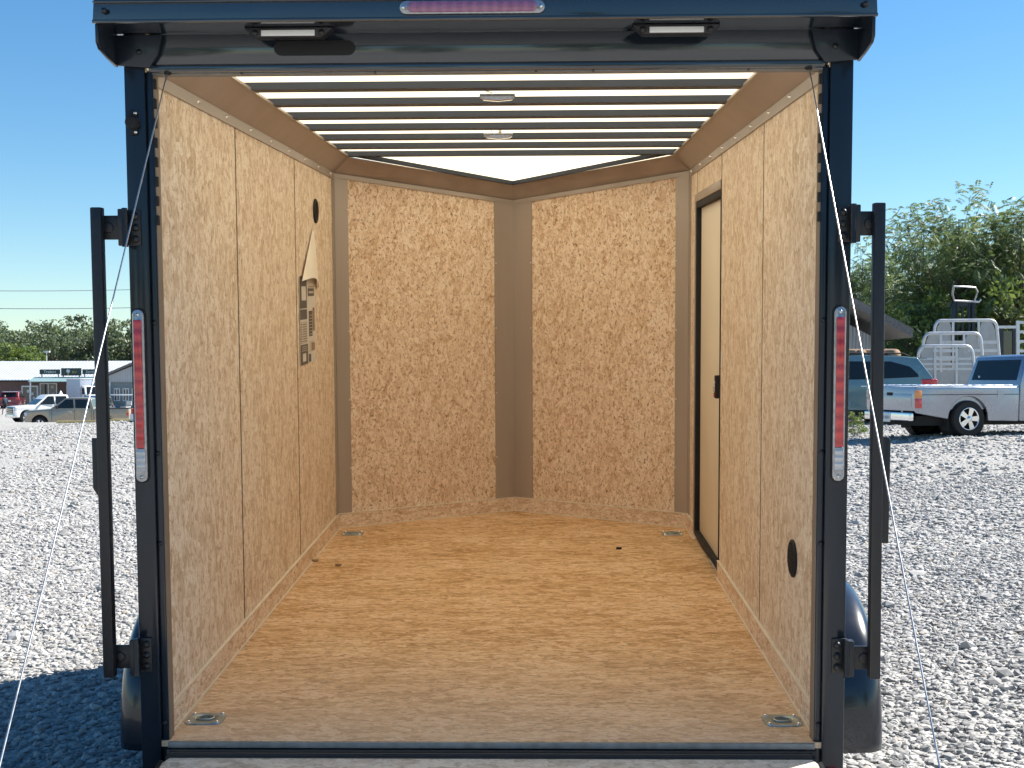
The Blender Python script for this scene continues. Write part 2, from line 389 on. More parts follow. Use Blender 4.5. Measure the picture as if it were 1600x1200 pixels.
def stonemat():
    m, t, b = newmat('limestone_chips')
    g = N(t, 'ShaderNodeNewGeometry'); n = N(t, 'ShaderNodeTexNoise'); n.inputs['Scale'].default_value = 30; n.inputs['Detail'].default_value = 4
    t.links.new(g.outputs['Position'], n.inputs['Vector'])
    c = ramp(t, g.outputs['Random Per Island'], [(0, (.19, .19, .19)), (.15, (.30, .295, .285)), (.6, (.395, .385, .37)), (.95, (.51, .50, .48)), (1., (.40, .34, .27))])
    c = mixc(t, .5, c, ramp(t, n.outputs[0], [(.3, (.7, .7, .7)), (.7, (1., 1., 1.))]), 'MULTIPLY')
    t.links.new(c, b.inputs['Base Color']); b.inputs['Roughness'].default_value = .85; b.inputs['Specular IOR Level'].default_value = .25; return m
def stones():
    ph = (1+5**.5)/2
    base = np.array([(-1, ph, 0), (1, ph, 0), (-1, -ph, 0), (1, -ph, 0), (0, -1, ph), (0, 1, ph), (0, -1, -ph), (0, 1, -ph), (ph, 0, -1), (ph, 0, 1), (-ph, 0, -1), (-ph, 0, 1)])/1.9
    bf = np.array([(0, 11, 5), (0, 5, 1), (0, 1, 7), (0, 7, 10), (0, 10, 11), (1, 5, 9), (5, 11, 4), (11, 10, 2), (10, 7, 6), (7, 1, 8), (3, 9, 4), (3, 4, 2), (3, 2, 6), (3, 6, 8), (3, 8, 9), (4, 9, 5), (2, 4, 11), (6, 2, 10), (8, 6, 7), (9, 8, 1)])
    P = []; Rr = []
    def scatter(n, x0, x1, y0, y1, r0, r1, pw=3, keep=None):
        x = rng.uniform(x0, x1, n); y = rng.uniform(y0, y1, n); r = r0+(r1-r0)*rng.random(n)**pw
        k = ~((np.abs(x) < .98) & (y > -2.2) & (y < 4.2))
        dn = .5+.5*np.sin(x*.9+1.3*np.sin(y*.45)+.7)*np.sin(y*.8+.8*np.sin(x*.6)); k &= (rng.random(n) < .35+.75*dn) | (r > .7*r1)
        P.append(np.stack([x[k], y[k]], 1)); Rr.append(r[k])
    scatter(48000, -4.6, -1.1, .2, 7, .008, .030)
    scatter(48000, 1.1, 5.2, .2, 7, .008, .030)
    scatter(20000, -6.5, -1.2, 7, 13, .012, .036)
    scatter(22000, 1.3, 7.5, 7, 13, .012, .036)
    scatter(11000, -11, -2, 13, 26, .022, .055)
    scatter(11000, 2.5, 13, 13, 26, .022, .055)
    scatter(9000, -22, -4, 26, 56, .035, .08)
    scatter(4000, 4, 16, 26, 40, .03, .07)
    scatter(2500, -3, 3.5, -3, .4, .012, .04)
    scatter(160, -6, -1.3, .8, 12, .04, .075, 2); scatter(150, 1.3, 8, .8, 16, .04, .075, 2)
    P = np.concatenate(P); r = np.concatenate(Rr)*.85; n = len(r)
    V = base[None]*(1+rng.uniform(-.28, .28, (n, 12, 1)))*np.stack([rng.uniform(.8, 1.5, n), rng.uniform(.7, 1.2, n), rng.uniform(.45, .85, n)], 1)[:, None]*r[:, None, None]
    a = rng.uniform(0, 2*PI, n); tl = rng.uniform(-.5, .5, n)
    ct, st = np.cos(tl)[:, None], np.sin(tl)[:, None]
    y1 = V[..., 1]*ct-V[..., 2]*st; z1 = V[..., 1]*st+V[..., 2]*ct; x1 = V[..., 0]
    ca, sa = np.cos(a)[:, None], np.sin(a)[:, None]
    V = np.stack([x1*ca-y1*sa, x1*sa+y1*ca, z1], -1)
    V[..., 0] += P[:, :1]; V[..., 1] += P[:, 1:]; V[..., 2] += (ground_z(P[:, 0], P[:, 1])+r*.12)[:, None]
    fs = (bf[None]+(np.arange(n)*12)[:, None, None]).reshape(-1, 3)
    o = bpy.data.objects.new('gravel', np_mesh('gravel', V.reshape(-1, 3), fs, stonemat())); COL.objects.link(o)
    tag(o, 'loose pale crushed limestone chips covering the lot', 'gravel', kind='stuff')
stones()

# ------------------------------------------------------------------ the trailer
_SC = {}
def screws(pts, axis, sg, mat, parent, r=.007, name='screw'):
    key = (axis, sg, mat.name, r, name)
    if key not in _SC:
        m_ = MB().lathe([(0, -.9*r*sg), (.55*r, -.8*r*sg), (.9*r, -.35*r*sg), (r, 0)], (0, 0, 0), axis, 10)
        ob_ = m_.build(name, mat); _SC[key] = ob_.data; bpy.data.objects.remove(ob_)
    for p in pts:
        o = bpy.data.objects.new(name, _SC[key]); COL.objects.link(o); o.parent = parent
        o.location = Vector(p)+(Vector(OFF) if parent == T else Vector((0, 0, 0)))
BASE = TR @ Vector((0, 0, -.5))
T = empty('enclosed_trailer', BASE, 0, 'black enclosed cargo trailer with strand board interior, open at the back with its ramp down', 'trailer')
T.rotation_euler = (TILT, 0, 0)
OFF = (0, 0, .5)
def part(mb, name, mat, bevel=0, seg=2, parent=None, angle=None, label=None):
    o = mb.build(name, mat, parent or T, bevel, seg, angle, OFF if parent is None else (0, 0, 0))
    if label: o['label'] = label
    return o
TH = .018
# floor, v-nose included
mb = MB(); mb.prism([(-A-.01, -.075), (A+.01, -.075), (A+.01, LB), (0, LB+LN+.01), (-A-.01, LB)], 'z', -TH, 0)
part(mb, 'floor_board', M_FLOOR)
# side wall panels; each sheet its own mesh with a hairline gap
seams = []
JAMB = pm('brown_jamb', (.20, .155, .12), .6)
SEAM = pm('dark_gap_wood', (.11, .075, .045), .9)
def wall_panel(side, y0, y1, z0=0, z1=ZC+.05, mat=M_WALL, lab=None):
    s = side; mb = MB(); mb.box(*sorted((s*A, s*(A+.01))), y0+.010, y1-.010, z0, z1)
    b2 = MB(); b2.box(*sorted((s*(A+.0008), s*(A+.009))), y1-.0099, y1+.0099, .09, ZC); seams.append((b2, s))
    return part(mb, 'wall_panel', mat, label=lab)
wall_panel(-1, -.02, 1.071); wall_panel(-1, 1.071, 2.29); wall_panel(-1, 2.29, LB)
wall_panel(1, -.02, 1.047); wall_panel(1, 1.047, 2.19)
DY0, DY1, DZ0, DZ1 = 2.19, 3.13, .035, 1.845
wall_panel(1, DY0, DY1, DZ1+.06); wall_panel(1, DY1, LB)
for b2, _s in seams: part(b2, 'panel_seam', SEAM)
# nose walls
def nose_strip(side, t0, t1, z0, z1, off, th=.01):
    """slab on a nose wall between fractions t0..t1 from the side corner to the apex; off = how far proud into the room"""
    p0 = Vector((side*A, LB)); p1 = Vector((0, LB+LN)); d = (p1-p0); n = Vector((-side*LN, -A)).normalized()
    a, b = p0+d*t0, p0+d*t1
    return [(a+n*off), (b+n*off), (b+n*(off-th)), (a+n*(off-th))], z0, z1
def nose_part(side, t0, t1, z0, z1, off, th, name, mat, top=None, parent=None):
    poly, z0, z1 = nose_strip(side, t0, t1, z0, z1, off, th)
    mb = MB(); n = 4
    def tz(p):   # the nose top falls towards the apex
        if not top: return z1
        k = 1-abs(p[0])/A; return z1-.123*k
    vs = [(p[0], p[1], z0) for p in poly]+[(p[0], p[1], tz(p)) for p in poly]
    mb.add(vs, [(0, 1, 2, 3), (7, 6, 5, 4)]+[(i, 4+i, 4+(i+1) % 4, (i+1) % 4) for i in range(4)])
    return part(mb, name, mat, parent=parent)
for s, mt in ((-1, M_NOSEL), (1, M_NOSER)):
    nose_part(s, 0, 1, 0, ZC+.03, 0, .012, 'nose_wall', mt, top=True)
    c = nose_part(s, 0.003, .072, .084, ZC-.003, .006, .005, 'corner_trim', TRIM, top=True)
    c2 = nose_part(s, .886, .9995, .084, ZC-.003, .006, .005, 'apex_trim', TRIM, top=True)
    for (tt, z) in [(.066, z) for z in (.35, .75, 1.15, 1.55, 1.85)]:
        p0 = Vector((s*A, LB)); p1 = Vector((0, LB+LN)); q = p0+(p1-p0)*tt
        screws([(q.x-s*.004, q.y-.0075, z)], 'y', 1, SCREW, c, .0065)
    for (tt, z) in [(.892, z) for z in (.35, .75, 1.15, 1.55)]:
        p0 = Vector((s*A, LB)); p1 = Vector((0, LB+LN)); q = p0+(p1-p0)*tt
        screws([(q.x-s*.004, q.y-.0075, z)], 'y', 1, SCREW, c2, .0065)
    k = nose_part(s, 0, 1, 0.0, .084, .010, .0095, 'kickboard', M_KICKN)
    nose_part(s, 0.001, .999, .082, .0865, .0125, .0125, 'caulk_bead', CAULK, parent=k)
    nose_part(s, 0.001, .999, .0, .005, .0145, .0045, 'caulk_bead', CAULK, parent=k)
    # vertical metal corner on the side wall just before the nose
    mb = MB(); mb.box(*sorted((s*(A-.0055), s*(A-.0005))), LB-.075, LB-.004, .084, ZC-.003)
    part(mb, 'corner_trim', TRIM)
    # side kickboard + beads
    spans = [(-.015, LB)] if s < 0 else [(-.015, DY0-.01), (DY1+.03, LB)]
    for (a, b) in spans:
        mb = MB(); mb.box(*sorted((s*(A-.010), s*A-s*.0002)), a, b, 0.0, .084); kk = part(mb, 'kickboard', M_KICK)
        mb = MB(); mb.box(*sorted((s*(A-.0125), s*(A-.0002))), a+.002, b-.002, .0842, .0875); part(mb, 'caulk_bead', CAULK, parent=kk)
        mb = MB(); mb.box(*sorted((s*(A-.016), s*(A-.0102))), a+.002, b-.002, 0.0003, .005); part(mb, 'caulk_bead', CAULK, parent=kk)
# coves
CI, ZT = .095, 2.142
for s in (-1, 1):
    mb = MB(); x0, x1 = s*A, s*(A-CI)
    mit = CI*.45
    mb.add([(x0, -.02, ZC), (x1, -.02, ZT), (x1, LB-mit+.02, ZT), (x0, LB, ZC),
            (x0, -.02, ZC+.004), (x1, -.02, ZT+.004), (x1, LB-mit+.02, ZT+.004), (x0, LB, ZC+.004)],
           [(0, 1, 2, 3), (7, 6, 5, 4), (0, 4, 5, 1), (1, 5, 6, 2), (2, 6, 7, 3), (3, 7, 4, 0)])
    c = part(mb, 'cove_trim', COVE)
    mb = MB(); mb.box(*sorted((s*(A-.007), s*(A-.0008))), -.018, LB-.006, ZC-.036, ZC+.002); part(mb, 'cove_lip', TRIM, parent=c)
    mb = MB(); mb.box(*sorted((x1, x1-s*.012)), -.018, LB-mit, ZT-.004, ZT+.006); part(mb, 'cove_edge', TRIM, parent=c)
    screws([(s*(A-.007), .5+k*.406, ZC-.016) for k in range(8)], 'x', s, SCREW, c, .009)
    # nose cove
    p0 = Vector((s*A, LB)); p1 = Vector((0, LB+LN)); n = Vector((-s*LN, -A)).normalized()
    zA, zB = ZC, ZC-.123; ci = .085
    i0 = Vector((s*(A-CI), LB-mit+.02)); i1 = p1+Vector((0, -ci*1.05))
    mb = MB(); e = .004
    mb.add([(p0.x, p0.y, zA), (i0.x, i0.y, ZT), (i1.x, i1.y, 2.02), (p1.x, p1.y, zB), (p0.x, p0.y, zA+e), (i0.x, i0.y, ZT+e), (i1.x, i1.y, 2.02+e), (p1.x, p1.y, zB+e)],
           [(0, 1, 2, 3), (7, 6, 5, 4), (0, 4, 5, 1), (1, 5, 6, 2), (2, 6, 7, 3), (3, 7, 4, 0)])
    c = part(mb, 'cove_trim', COVE)
    poly, _, _ = nose_strip(s, .002, .998, 0, 0, .008, .006)
    mb = MB(); vs = []
    for (dz0) in (-.026, .0): vs += [(p[0], p[1], ZC-.123*(1-abs(p[0])/A)+dz0) for p in poly]
    mb.add(vs, [(0, 1, 2, 3), (7, 6, 5, 4)]+[(i, 4+i, 4+(i+1) % 4, (i+1) % 4) for i in range(4)])
    part(mb, 'cove_lip', TRIM, parent=c)
# roof sheet and bows
ZR = 2.176
xs = np.linspace(-1.075, 1.075, 9); ys = np.concatenate([np.linspace(-.2, LB, 24), [LB+LN*.35, LB+LN*.7, LB+LN+.02]])
mb = MB(); vs = []
for y in ys:
    wd = 1.0 if y <= LB else max(.02, 1-(y-LB)/(LN+.03))
    for x in xs:
        vs.append((x*wd, y, ZR+.004*math.sin(y*9)+.003*math.sin(x*4+y*2)-(.15*(y-LB)/LN if y > LB else 0)))
m = len(xs)
mb.add(vs, [(j*m+i, j*m+i+1, (j+1)*m+i+1, (j+1)*m+i) for j in range(len(ys)-1) for i in range(m-1)], 0, True)
part(mb, 'roof_sheet', ROOF)
for k in range(9):
    y0 = .065+.41*k
    mb = MB()
    mb.box(-1.0, 1.0, y0, y0+.085, 2.141, ZR-.009)
    part(mb, 'roof_bow', STEELD)
# plank filling of the last bow at the nose
for s in (-1, 1):
    mb = MB(); mb.add([(s*.93, 3.36, ZT+.006), (s*.93, 3.42, ZT+.006), (0, LB+LN-.085, 2.021), (0, LB+LN-.118, 2.023),
                       (s*.93, 3.36, ZT+.03), (s*.93, 3.42, ZT+.03), (0, LB+LN-.085, 2.045), (0, LB+LN-.118, 2.045)],
                      [(0, 1, 2, 3), (7, 6, 5, 4), (0, 4, 5, 1), (1, 5, 6, 2), (2, 6, 7, 3), (3, 7, 4, 0)])
    part(mb, 'nose_roof_rail', STEELD)
# outer skin
def quadslab(pts, n, name, mat):
    mb = MB(); vs = [Vector(p) for p in pts]; n = Vector(n)
    mb.add([tuple(v) for v in vs]+[tuple(v+n) for v in vs], [(0, 1, 2, 3), (7, 6, 5, 4)]+[(i, 4+i, 4+(i+1) % 4, (i+1) % 4) for i in range(4)])
    return part(mb, name, mat)
XO = 1.078
for s in (-1, 1):
    quadslab([(s*XO, -.02, -.2), (s*XO, LB+.03, -.2), (s*XO, LB+.03, 2.17), (s*XO, -.02, 2.17)], (s*.006, 0, 0), 'outer_skin', BLACK)
    quadslab([(s*XO, LB+.032, -.2), (0, LB+LN+.09, -.2), (0, LB+LN+.09, 2.02), (s*XO, LB+.032, 2.17)], (s*.003, .006, 0), 'outer_skin', BLACK)
    mb = MB(); mb.box(*sorted((s*1.0, s*(XO+.009))), -.25, LB+.03, 2.186, 2.21); mb.box(*sorted((s*(XO+.0065), s*(XO+.012))), -.02, LB+.03, 2.10, 2.186)
    part(mb, 'roof_edge_trim', BLACKM, .003)
mb = MB(); mb.box(-.95, .95, -.03, 3.4, -.16, -TH-.002); mb.box(-.05, .05, 3.4, 5.2, -.2, -.12); mb.box(-.03, .03, 4.6, 4.66, -.55, -.12); mb.box(-.09, .09, 4.54, 4.72, -.83, -.55)
part(mb, 'chassis', BLACKM)
# doorway posts (photo-measured at y=0, moved to the front plane)
def fx(x): return .156+(x-.156)*.98
def fz(z): return 1.405+(z-1.405)*.98
YF = -.08
hb = fz(2.059)
for s in (-1, 1):
    xo = fx(s*1.108); xi = s*1.0
    mb = MB(); mb.box(*sorted((xo, s*1.021)), YF, -.0205, -.135, 2.16)
    mb.box(*sorted((s*1.0205, xi)), YF+.012, -.0205, -.135, hb+.006)
    p = part(mb, 'door_post', BLACK, .004)
    mb = MB(); mb.box(*sorted((xi-s*.0003, xi-s*.003)), -.065, -.018, -.004, hb-.004); part(mb, 'jamb_strip', JAMB, parent=p)
    for k in range(8):
        mb = MB(); mb.box(*sorted((xi-s*.0002, xi-s*.010)), YF+.004, YF+.022, 2.0-.058*k, 2.03-.058*k)
        part(mb, 'seal_clip', RUB, .002, parent=p)
    screws([(s*1.012, YF+.012, z) for z in (-.01, .055, .62, .9, 1.3)], 'y', 1, BLACKM, p, .008)
    # marker light below the post
    mb = MB(); mb.box(*sorted((fx(s*1.045), fx(s*1.10))), YF-.03, YF-.001, -.16, -.094); part(mb, 'reflector_light', REFL, .008)
# header and visor
mb = MB(); mb.box(-1.0, 1.0, YF, -.0205, hb+.022, 2.17); part(mb, 'door_header', BLACKH, .004)
mb = MB(); mb.prism([(YF-.014, hb), (-.022, hb), (-.022, hb+.021), (YF-.014, hb+.021)], 'x', -1.0, 1.0); part(mb, 'header_rail', BLACKH, .003)
mb = MB(); mb.box(-.999, .999, -.075, -.019, hb-.0035, hb-.0005); part(mb, 'header_edge', ALU)
VW = 1.109
mb = MB()
mb.prism([(-.268, 2.155), (-.256, 2.155), (-.216, 2.36), (-.228, 2.36)], 'x', -VW, VW); mb.box(-VW, VW, -.273, -.2685, 2.155, 2.165); mb.box(-VW, VW, -.266, -.256, 2.213, 2.219); mb.box(-VW, VW, -.2155, -.02, 2.345, 2.36)
v = part(mb, 'visor', BLACKH, .003)
mb = MB(); mb.box(-VW+.01, VW-.01, -.2555, YF-.001, 2.157, 2.166); part(mb, 'visor_underside', BLACKH, parent=v)
for s in (-1, 1):
    mb = MB(); mb.prism([(-.218, 2.345), (-.255, 2.155), (-.255, 2.105), (-.235, 2.088), (-.16, 2.073), (YF-.001, 2.062), (YF-.001, 2.345)], 'x', *sorted((s*(VW-.002), s*(VW-.012))))
    mb.prism([(1.0*s, hb+.012), (s*1.098, hb+.02), (s*1.098, 2.155), (s*.96, 2.155), (s*.975, hb+.05)], 'y', YF-.016, YF-.0015)
    g = part(mb, 'visor_end', BLACK, .003, parent=v)
screws([(x, YF-.016, 2.105) for x in (-1.03, 1.03)]+[(x, -.2685, 2.19) for x in (-1.075, 1.075)], 'y', 1, BLACKM, v, .009)
# brake light on the fascia
def capsule(x0, x1, z0, z1, y0, y1, mi=0, n=8, mb=None):
    r = (z1-z0)/2; zc = (z0+z1)/2; pts = []
    for k in range(n+1): a = PI/2+PI*k/n; pts.append((x0+r+r*math.cos(a), zc+r*math.sin(a)))
    for k in range(n+1): a = -PI/2+PI*k/n; pts.append((x1-r+r*math.cos(a), zc+r*math.sin(a)))
    mb = mb or MB(); mb.prism(pts, 'y', y0, y1, mi); return mb
b_ = part(capsule(-.234, .176, 2.171, 2.209, -.277, -.2685), 'brake_light', LENSC, .003)
part(capsule(-.212, .154, 2.175, 2.205, -.286, -.2772), 'lens', REDH, .004, parent=b_)
screws([(x, -.277, 2.19) for x in (-.223, .165)], 'y', 1, SCREW, b_, .006)
# loading lights, angled housings under the visor
for (x0, x1) in ((-.695, -.44), (.43, .68)):
    xc = (x0+x1)/2; h = (x1-x0)/2
    mb = MB(); yb = -.185
    mb.prism([(xc-h, 2.152), (xc-h+.03, 2.128), (xc+h-.03, 2.128), (xc+h, 2.152), (xc+h, 2.156), (xc-h, 2.156)], 'y', yb, yb+.05)
    l = part(mb, 'loading_light', BLACKM, .004)
    mb = MB(); mb.box(xc-.078, xc+.078, yb-.004, yb-.0005, 2.131, 2.148); part(mb, 'led_panel', LEDP, .002, parent=l)
    screws([(xc+dx, yb, 2.14) for dx in (-.097, .097)], 'y', 1, BLACKM, l, .010)
part(capsule(fx(-.646), fx(-.399), fz(2.107), fz(2.152), YF-.004, YF-.001), 'header_reflection', RUB, .001)  # black oval standing in for the loading light's reflected shadow on the header
# tail lights on the posts
for s in (-1, 1):
    xc = fx(-1.081 if s < 0 else 1.076); z0, z1 = fz(.802), fz(1.34); w2 = .0185
    def vcap(xa, xb, za, zb, y0, y1, n=8):
        r = (xb-xa)/2; c = (xa+xb)/2; pts = [(c+r*math.cos(PI*k/n), zb-r+r*math.sin(PI*k/n)) for k in range(n+1)]+[(c-r*math.cos(PI*k/n), za+r-r*math.sin(PI*k/n)) for k in range(n+1)]
        return MB().prism(pts, 'y', y0, y1)
    tl = part(vcap(xc-w2-.004, xc+w2+.004, z0-.004, z1+.004, YF-.006, YF-.0005), 'tail_light', RUB, .001)
    part(vcap(xc-w2, xc+w2, z0, z1, YF-.014, YF-.0065), 'housing', LENSC, .003, parent=tl)
    mb = MB(); mb.box(xc-.0125, xc+.0125, YF-.022, YF-.0145, z0+.105, z1-.032); part(mb, 'red_lens', REDL, .003, parent=tl)
    mb = MB(); mb.box(xc-.0135, xc+.0135, YF-.021, YF-.0145, z0+.035, z0+.1035); part(mb, 'clear_lens', CLRL, .003, parent=tl)
    screws([(xc, YF-.014, z) for z in (z0+.016, z1-.016)], 'y', 1, SCREW, tl, .006)
# lock bars swung open beside the posts
for s in (-1, 1):
    YB = -.125
    xt = fx(-1.186) if s < 0 else fx(1.178); xb = fx(-1.186) if s < 0 else fx(1.186)
    zt, zb = fz(1.65), fz(.195)
    mb = MB(); mb.prism([(xt-.0165, zt), (xt+.0165, zt), (xb+.0165, zb), (xb-.0165, zb)], 'y', YB-.018, YB+.018)
    bar = part(mb, 'lock_bar', BLACKM, .004)
    for (zc, sg) in ((fz(1.59), 1), (fz(.252), -1)):
        mb = MB(); xh = fx(s*1.12)
        xa, xbb = sorted((xh-s*.02, (xt if sg > 0 else xb)+s*.022))
        mb.box(xa, xbb, YB+.0185, YB+.030, zc-.036, zc+.036)
        mb.box(*sorted((xh-s*.016, xh+s*.006)), YB+.004, YB+.034, zc-.055, zc+.055)
        mb.lathe([(0, -.004), (.016, -.004), (.018, 0.008)], ((xa+xbb)/2+s*.006, YB+.0180, zc), 'y', 14)
        part(mb, 'bar_bracket', BLACKM, .003, parent=bar)
        mb = MB(); mb.tube([(xh-s*.014, YB+.010, zc-.058), (xh-s*.014, YB+.010, zc+.058)], .009, 10)
        mb.box(*sorted((xh-s*.006, fx(s*1.066))), YF-.006, YF-.001, zc-.054, zc+.054)
        for k in (-1, 0, 1): mb.lathe([(0, -.010), (.007, -.009), (.011, -.004), (.012, 0)], (fx(s*1.082), YF-.006, zc+k*.034), 'y', 10)
        part(mb, 'hinge', BLACKM, .002, parent=bar)
    # handle: long cranked flat lever
    mb = MB(); xm = (xt+xb)/2
    def hp(px_, z): return (px_, z)
    if s < 0:
        o1, o2 = fx(-1.231), fx(-1.196)
        pl = [(o1, fz(.942)), (xm+.0, fz(.942)), (xm+.0, fz(.915)), (o1+.026, fz(.91)), (o1+.026, fz(.775)), (o2+.012, fz(.735)), (o2+.012, fz(.622)), (o2-.004, fz(.622)), (o2-.004, fz(.735)), (o1, fz(.785))]
        mb.prism(pl, 'y', YB+.019, YB+.031)
    else:
        o1, o2 = fx(1.232), fx(1.197)
        pl = [(xm, fz(.942)), (o1-.008, fz(.942)), (o1, fz(.93)), (o1-.002, fz(.61)), (o1-.034, fz(.612)), (o1-.034, fz(.76)), (o1-.03, fz(.80)), (o1-.026, fz(.92)), (xm, fz(.915))]
        mb.prism(pl, 'y', YB+.019, YB+.031)
    part(mb, 'lever_handle', BLACKM, .003, parent=bar)
# holder bracket on the left post
zc = fz(1.909); xc = fx(-1.075)
mb = MB(); mb.lathe([(0, -.03), (.016, -.03), (.02, -.024), (.02, 0)], (xc-.006, YF, zc), 'y', 16); mb.box(xc-.016, xc+.004, YF-.008, YF-.0005, zc-.036, zc+.036)
br = part(mb, 'bar_holder', RUB, .002)
screws([(xc+.002, YF-.008, zc+k*.028) for k in (-1, 1)], 'y', 1, SCREW, br, .006)
# sill, ramp
mb = MB(); mb.box(-1.0, 1.0, YF-.004, YF+.004, -.019, -.001); part(mb, 'floor_edge_trim', ALU, .001)
mb = MB(); mb.box(-1.0, 1.0, YF-.032, YF-.005, -.075, -.036); mb.box(-1.0, 1.0, YF-.016, YF-.0045, -.14, -.021); mb.tube([(-.99, YF-.022, -.034), (.99, YF-.022, -.034)], .008, 10)
part(mb, 'rear_sill', BLACKM, .002)
R0 = Vector((0, YF-.034, -.040)); RL = 2.12
sl = .125
ra = math.atan(sl)
def rmp(x, s_, t_): return (x, R0.y-s_*math.cos(ra)+t_*math.sin(ra)*-1, R0.z-s_*math.sin(ra)+t_*math.cos(ra))
def ramp_poly(pts, t0, t1):
    n = len(pts); mb = MB(); vs = [rmp(x, s_, t0) for x, s_ in pts]+[rmp(x, s_, t1) for x, s_ in pts]
    mb.add(vs, [tuple(range(n)), tuple(range(2*n-1, n-1, -1))]+[(i, n+i, n+(i+1) % n, (i+1) % n) for i in range(n)]); return mb
rp = part(ramp_poly([(-.985, 0), (.985, 0), (1.0, .03), (1.0, RL), (-1.0, RL), (-1.0, .03)], -.018, 0), 'ramp_door', M_RAMP)
part(ramp_poly([(-1.012, .02), (-1.001, .02), (-1.001, RL), (-1.012, RL)], -.05, .004), 'ramp_frame', BLACKM, parent=rp)
part(ramp_poly([(1.001, .02), (1.012, .02), (1.012, RL), (1.001, RL)], -.05, .004), 'ramp_frame', BLACKM, parent=rp)
part(ramp_poly([(-1.0, .01), (1.0, .01), (1.0, RL), (-1.0, RL)], -.055, -.0185), 'ramp_skin', BLACK, parent=rp)
part(ramp_poly([(-.98, RL+.004), (.98, RL+.004), (.98, RL+.3), (-.98, RL+.3)], -.04, -.022), 'ramp_flap', M_RAMP, parent=rp)
# lift cables from header to ramp end
for s, xs_ in ((-1, -.955), (1, .962)):
    x0 = fx(s*.972); a = Vector((x0, YF-.006, hb)); b = Vector((s*(.93 if s < 0 else .95), -2.1, -.30))
    pts = []
    for k in range(15):
        t = k/14; p = a.lerp(b, t); p.z -= .008*math.sin(PI*t); pts.append(p)
    c = part(MB().tube(pts, .0022, 6), 'lift_cable', CABLE)
    part(MB().lathe([(0, -.012), (.010, -.010), (.013, 0)], (x0, YF-.004, hb+.004), 'z', 12), 'cable_pulley', RUB, parent=c)
screws([(x, YF+.01, hb+.001) for x in (-.73, -.33, .15, .32, .78)], 'z', 1, BLACKM, T, .007)
# side door
mb = MB(); X0, X1 = A-.004, A+.055
mb.box(X0, X1, DY0-.001, DY0+.012, DZ0-.01, DZ1+.012); mb.box(X0, X1, DY1-.012, DY1+.02, DZ0-.01, DZ1+.012)
mb.box(X0, X1, DY0+.0122, DY1-.0122, DZ1-.02, DZ1+.012); mb.box(X0, X1, DY0+.0122, DY1-.0122, DZ0-.01, DZ0+.02)
dfr = part(mb, 'side_door_frame', RUB, .002)
mb = MB(); mb.box(A-.008, A-.001, DY0-.0015, DY1+.045, DZ1+.013, DZ1+.055); mb.box(A-.008, A-.001, DY1+.0215, DY1+.048, DZ0, DZ1+.0128)
part(mb, 'frame_trim', TRIM, .001, parent=dfr)
mb = MB(); mb.box(A+.02, A+.05, DY0+.013, DY1-.03, DZ0+.021, DZ1-.021); sdo = part(mb, 'side_door', DOORS, .002)
mb = MB(); mb.box(A-.022, A+.0195, DY0+.013, DY0+.05, .865, .975); lt = part(mb, 'door_latch', RUB, .004, parent=sdo)
mb = MB(); mb.box(A-.028, A-.0225, DY0+.018, DY0+.045, .895, .95, 0); part(mb, 'latch_lever', SCREW, .002, parent=sdo)
mb = MB(); mb.box(A-.027, A-.0225, DY0+.018, DY0+.045, .87, .892); part(mb, 'latch_tab', REFL, .002, parent=sdo)
mb = MB(); mb.add([(A-.0015, DY0-.055, 1.01), (A-.0015, DY0-.025, 1.02), (A-.0015, DY0-.028, 1.10), (A-.0015, DY0-.06, 1.085)], [(0, 1, 2, 3)])
part(mb, 'tape_patch', WHITEP)
mb = MB(); mb.add([(A-.0015, .04, .90), (A-.0015, .09, .905), (A-.0015, .085, 1.01), (A-.0015, .05, 1.0), (A-.0015, .06, .96)], [(0, 1, 2, 3, 4)])
part(mb, 'tape_patch', WHITEP)
# wall vents
for s, yc, zc in ((1, .38, .478), (-1, 2.852, 1.805)):
    mb = MB(); mb.lathe([(.064, 0), (.064, -.006*s), (.056, -.010*s), (.05, -.004*s), (0, -.003*s)], (s*(A-.001), yc, zc), 'x', 28)
    v = part(mb, 'wall_vent', RUB)
    for k in range(-4, 5):
        mb = MB(); h = math.sqrt(max(0, .05**2-(k*.011)**2)); mb.box(*sorted((s*(A-.012), s*(A-.0045))), yc-h, yc+h, zc+k*.011-.0015, zc+k*.011+.0015)
        part(mb, 'vent_louvre', RUB, parent=v)
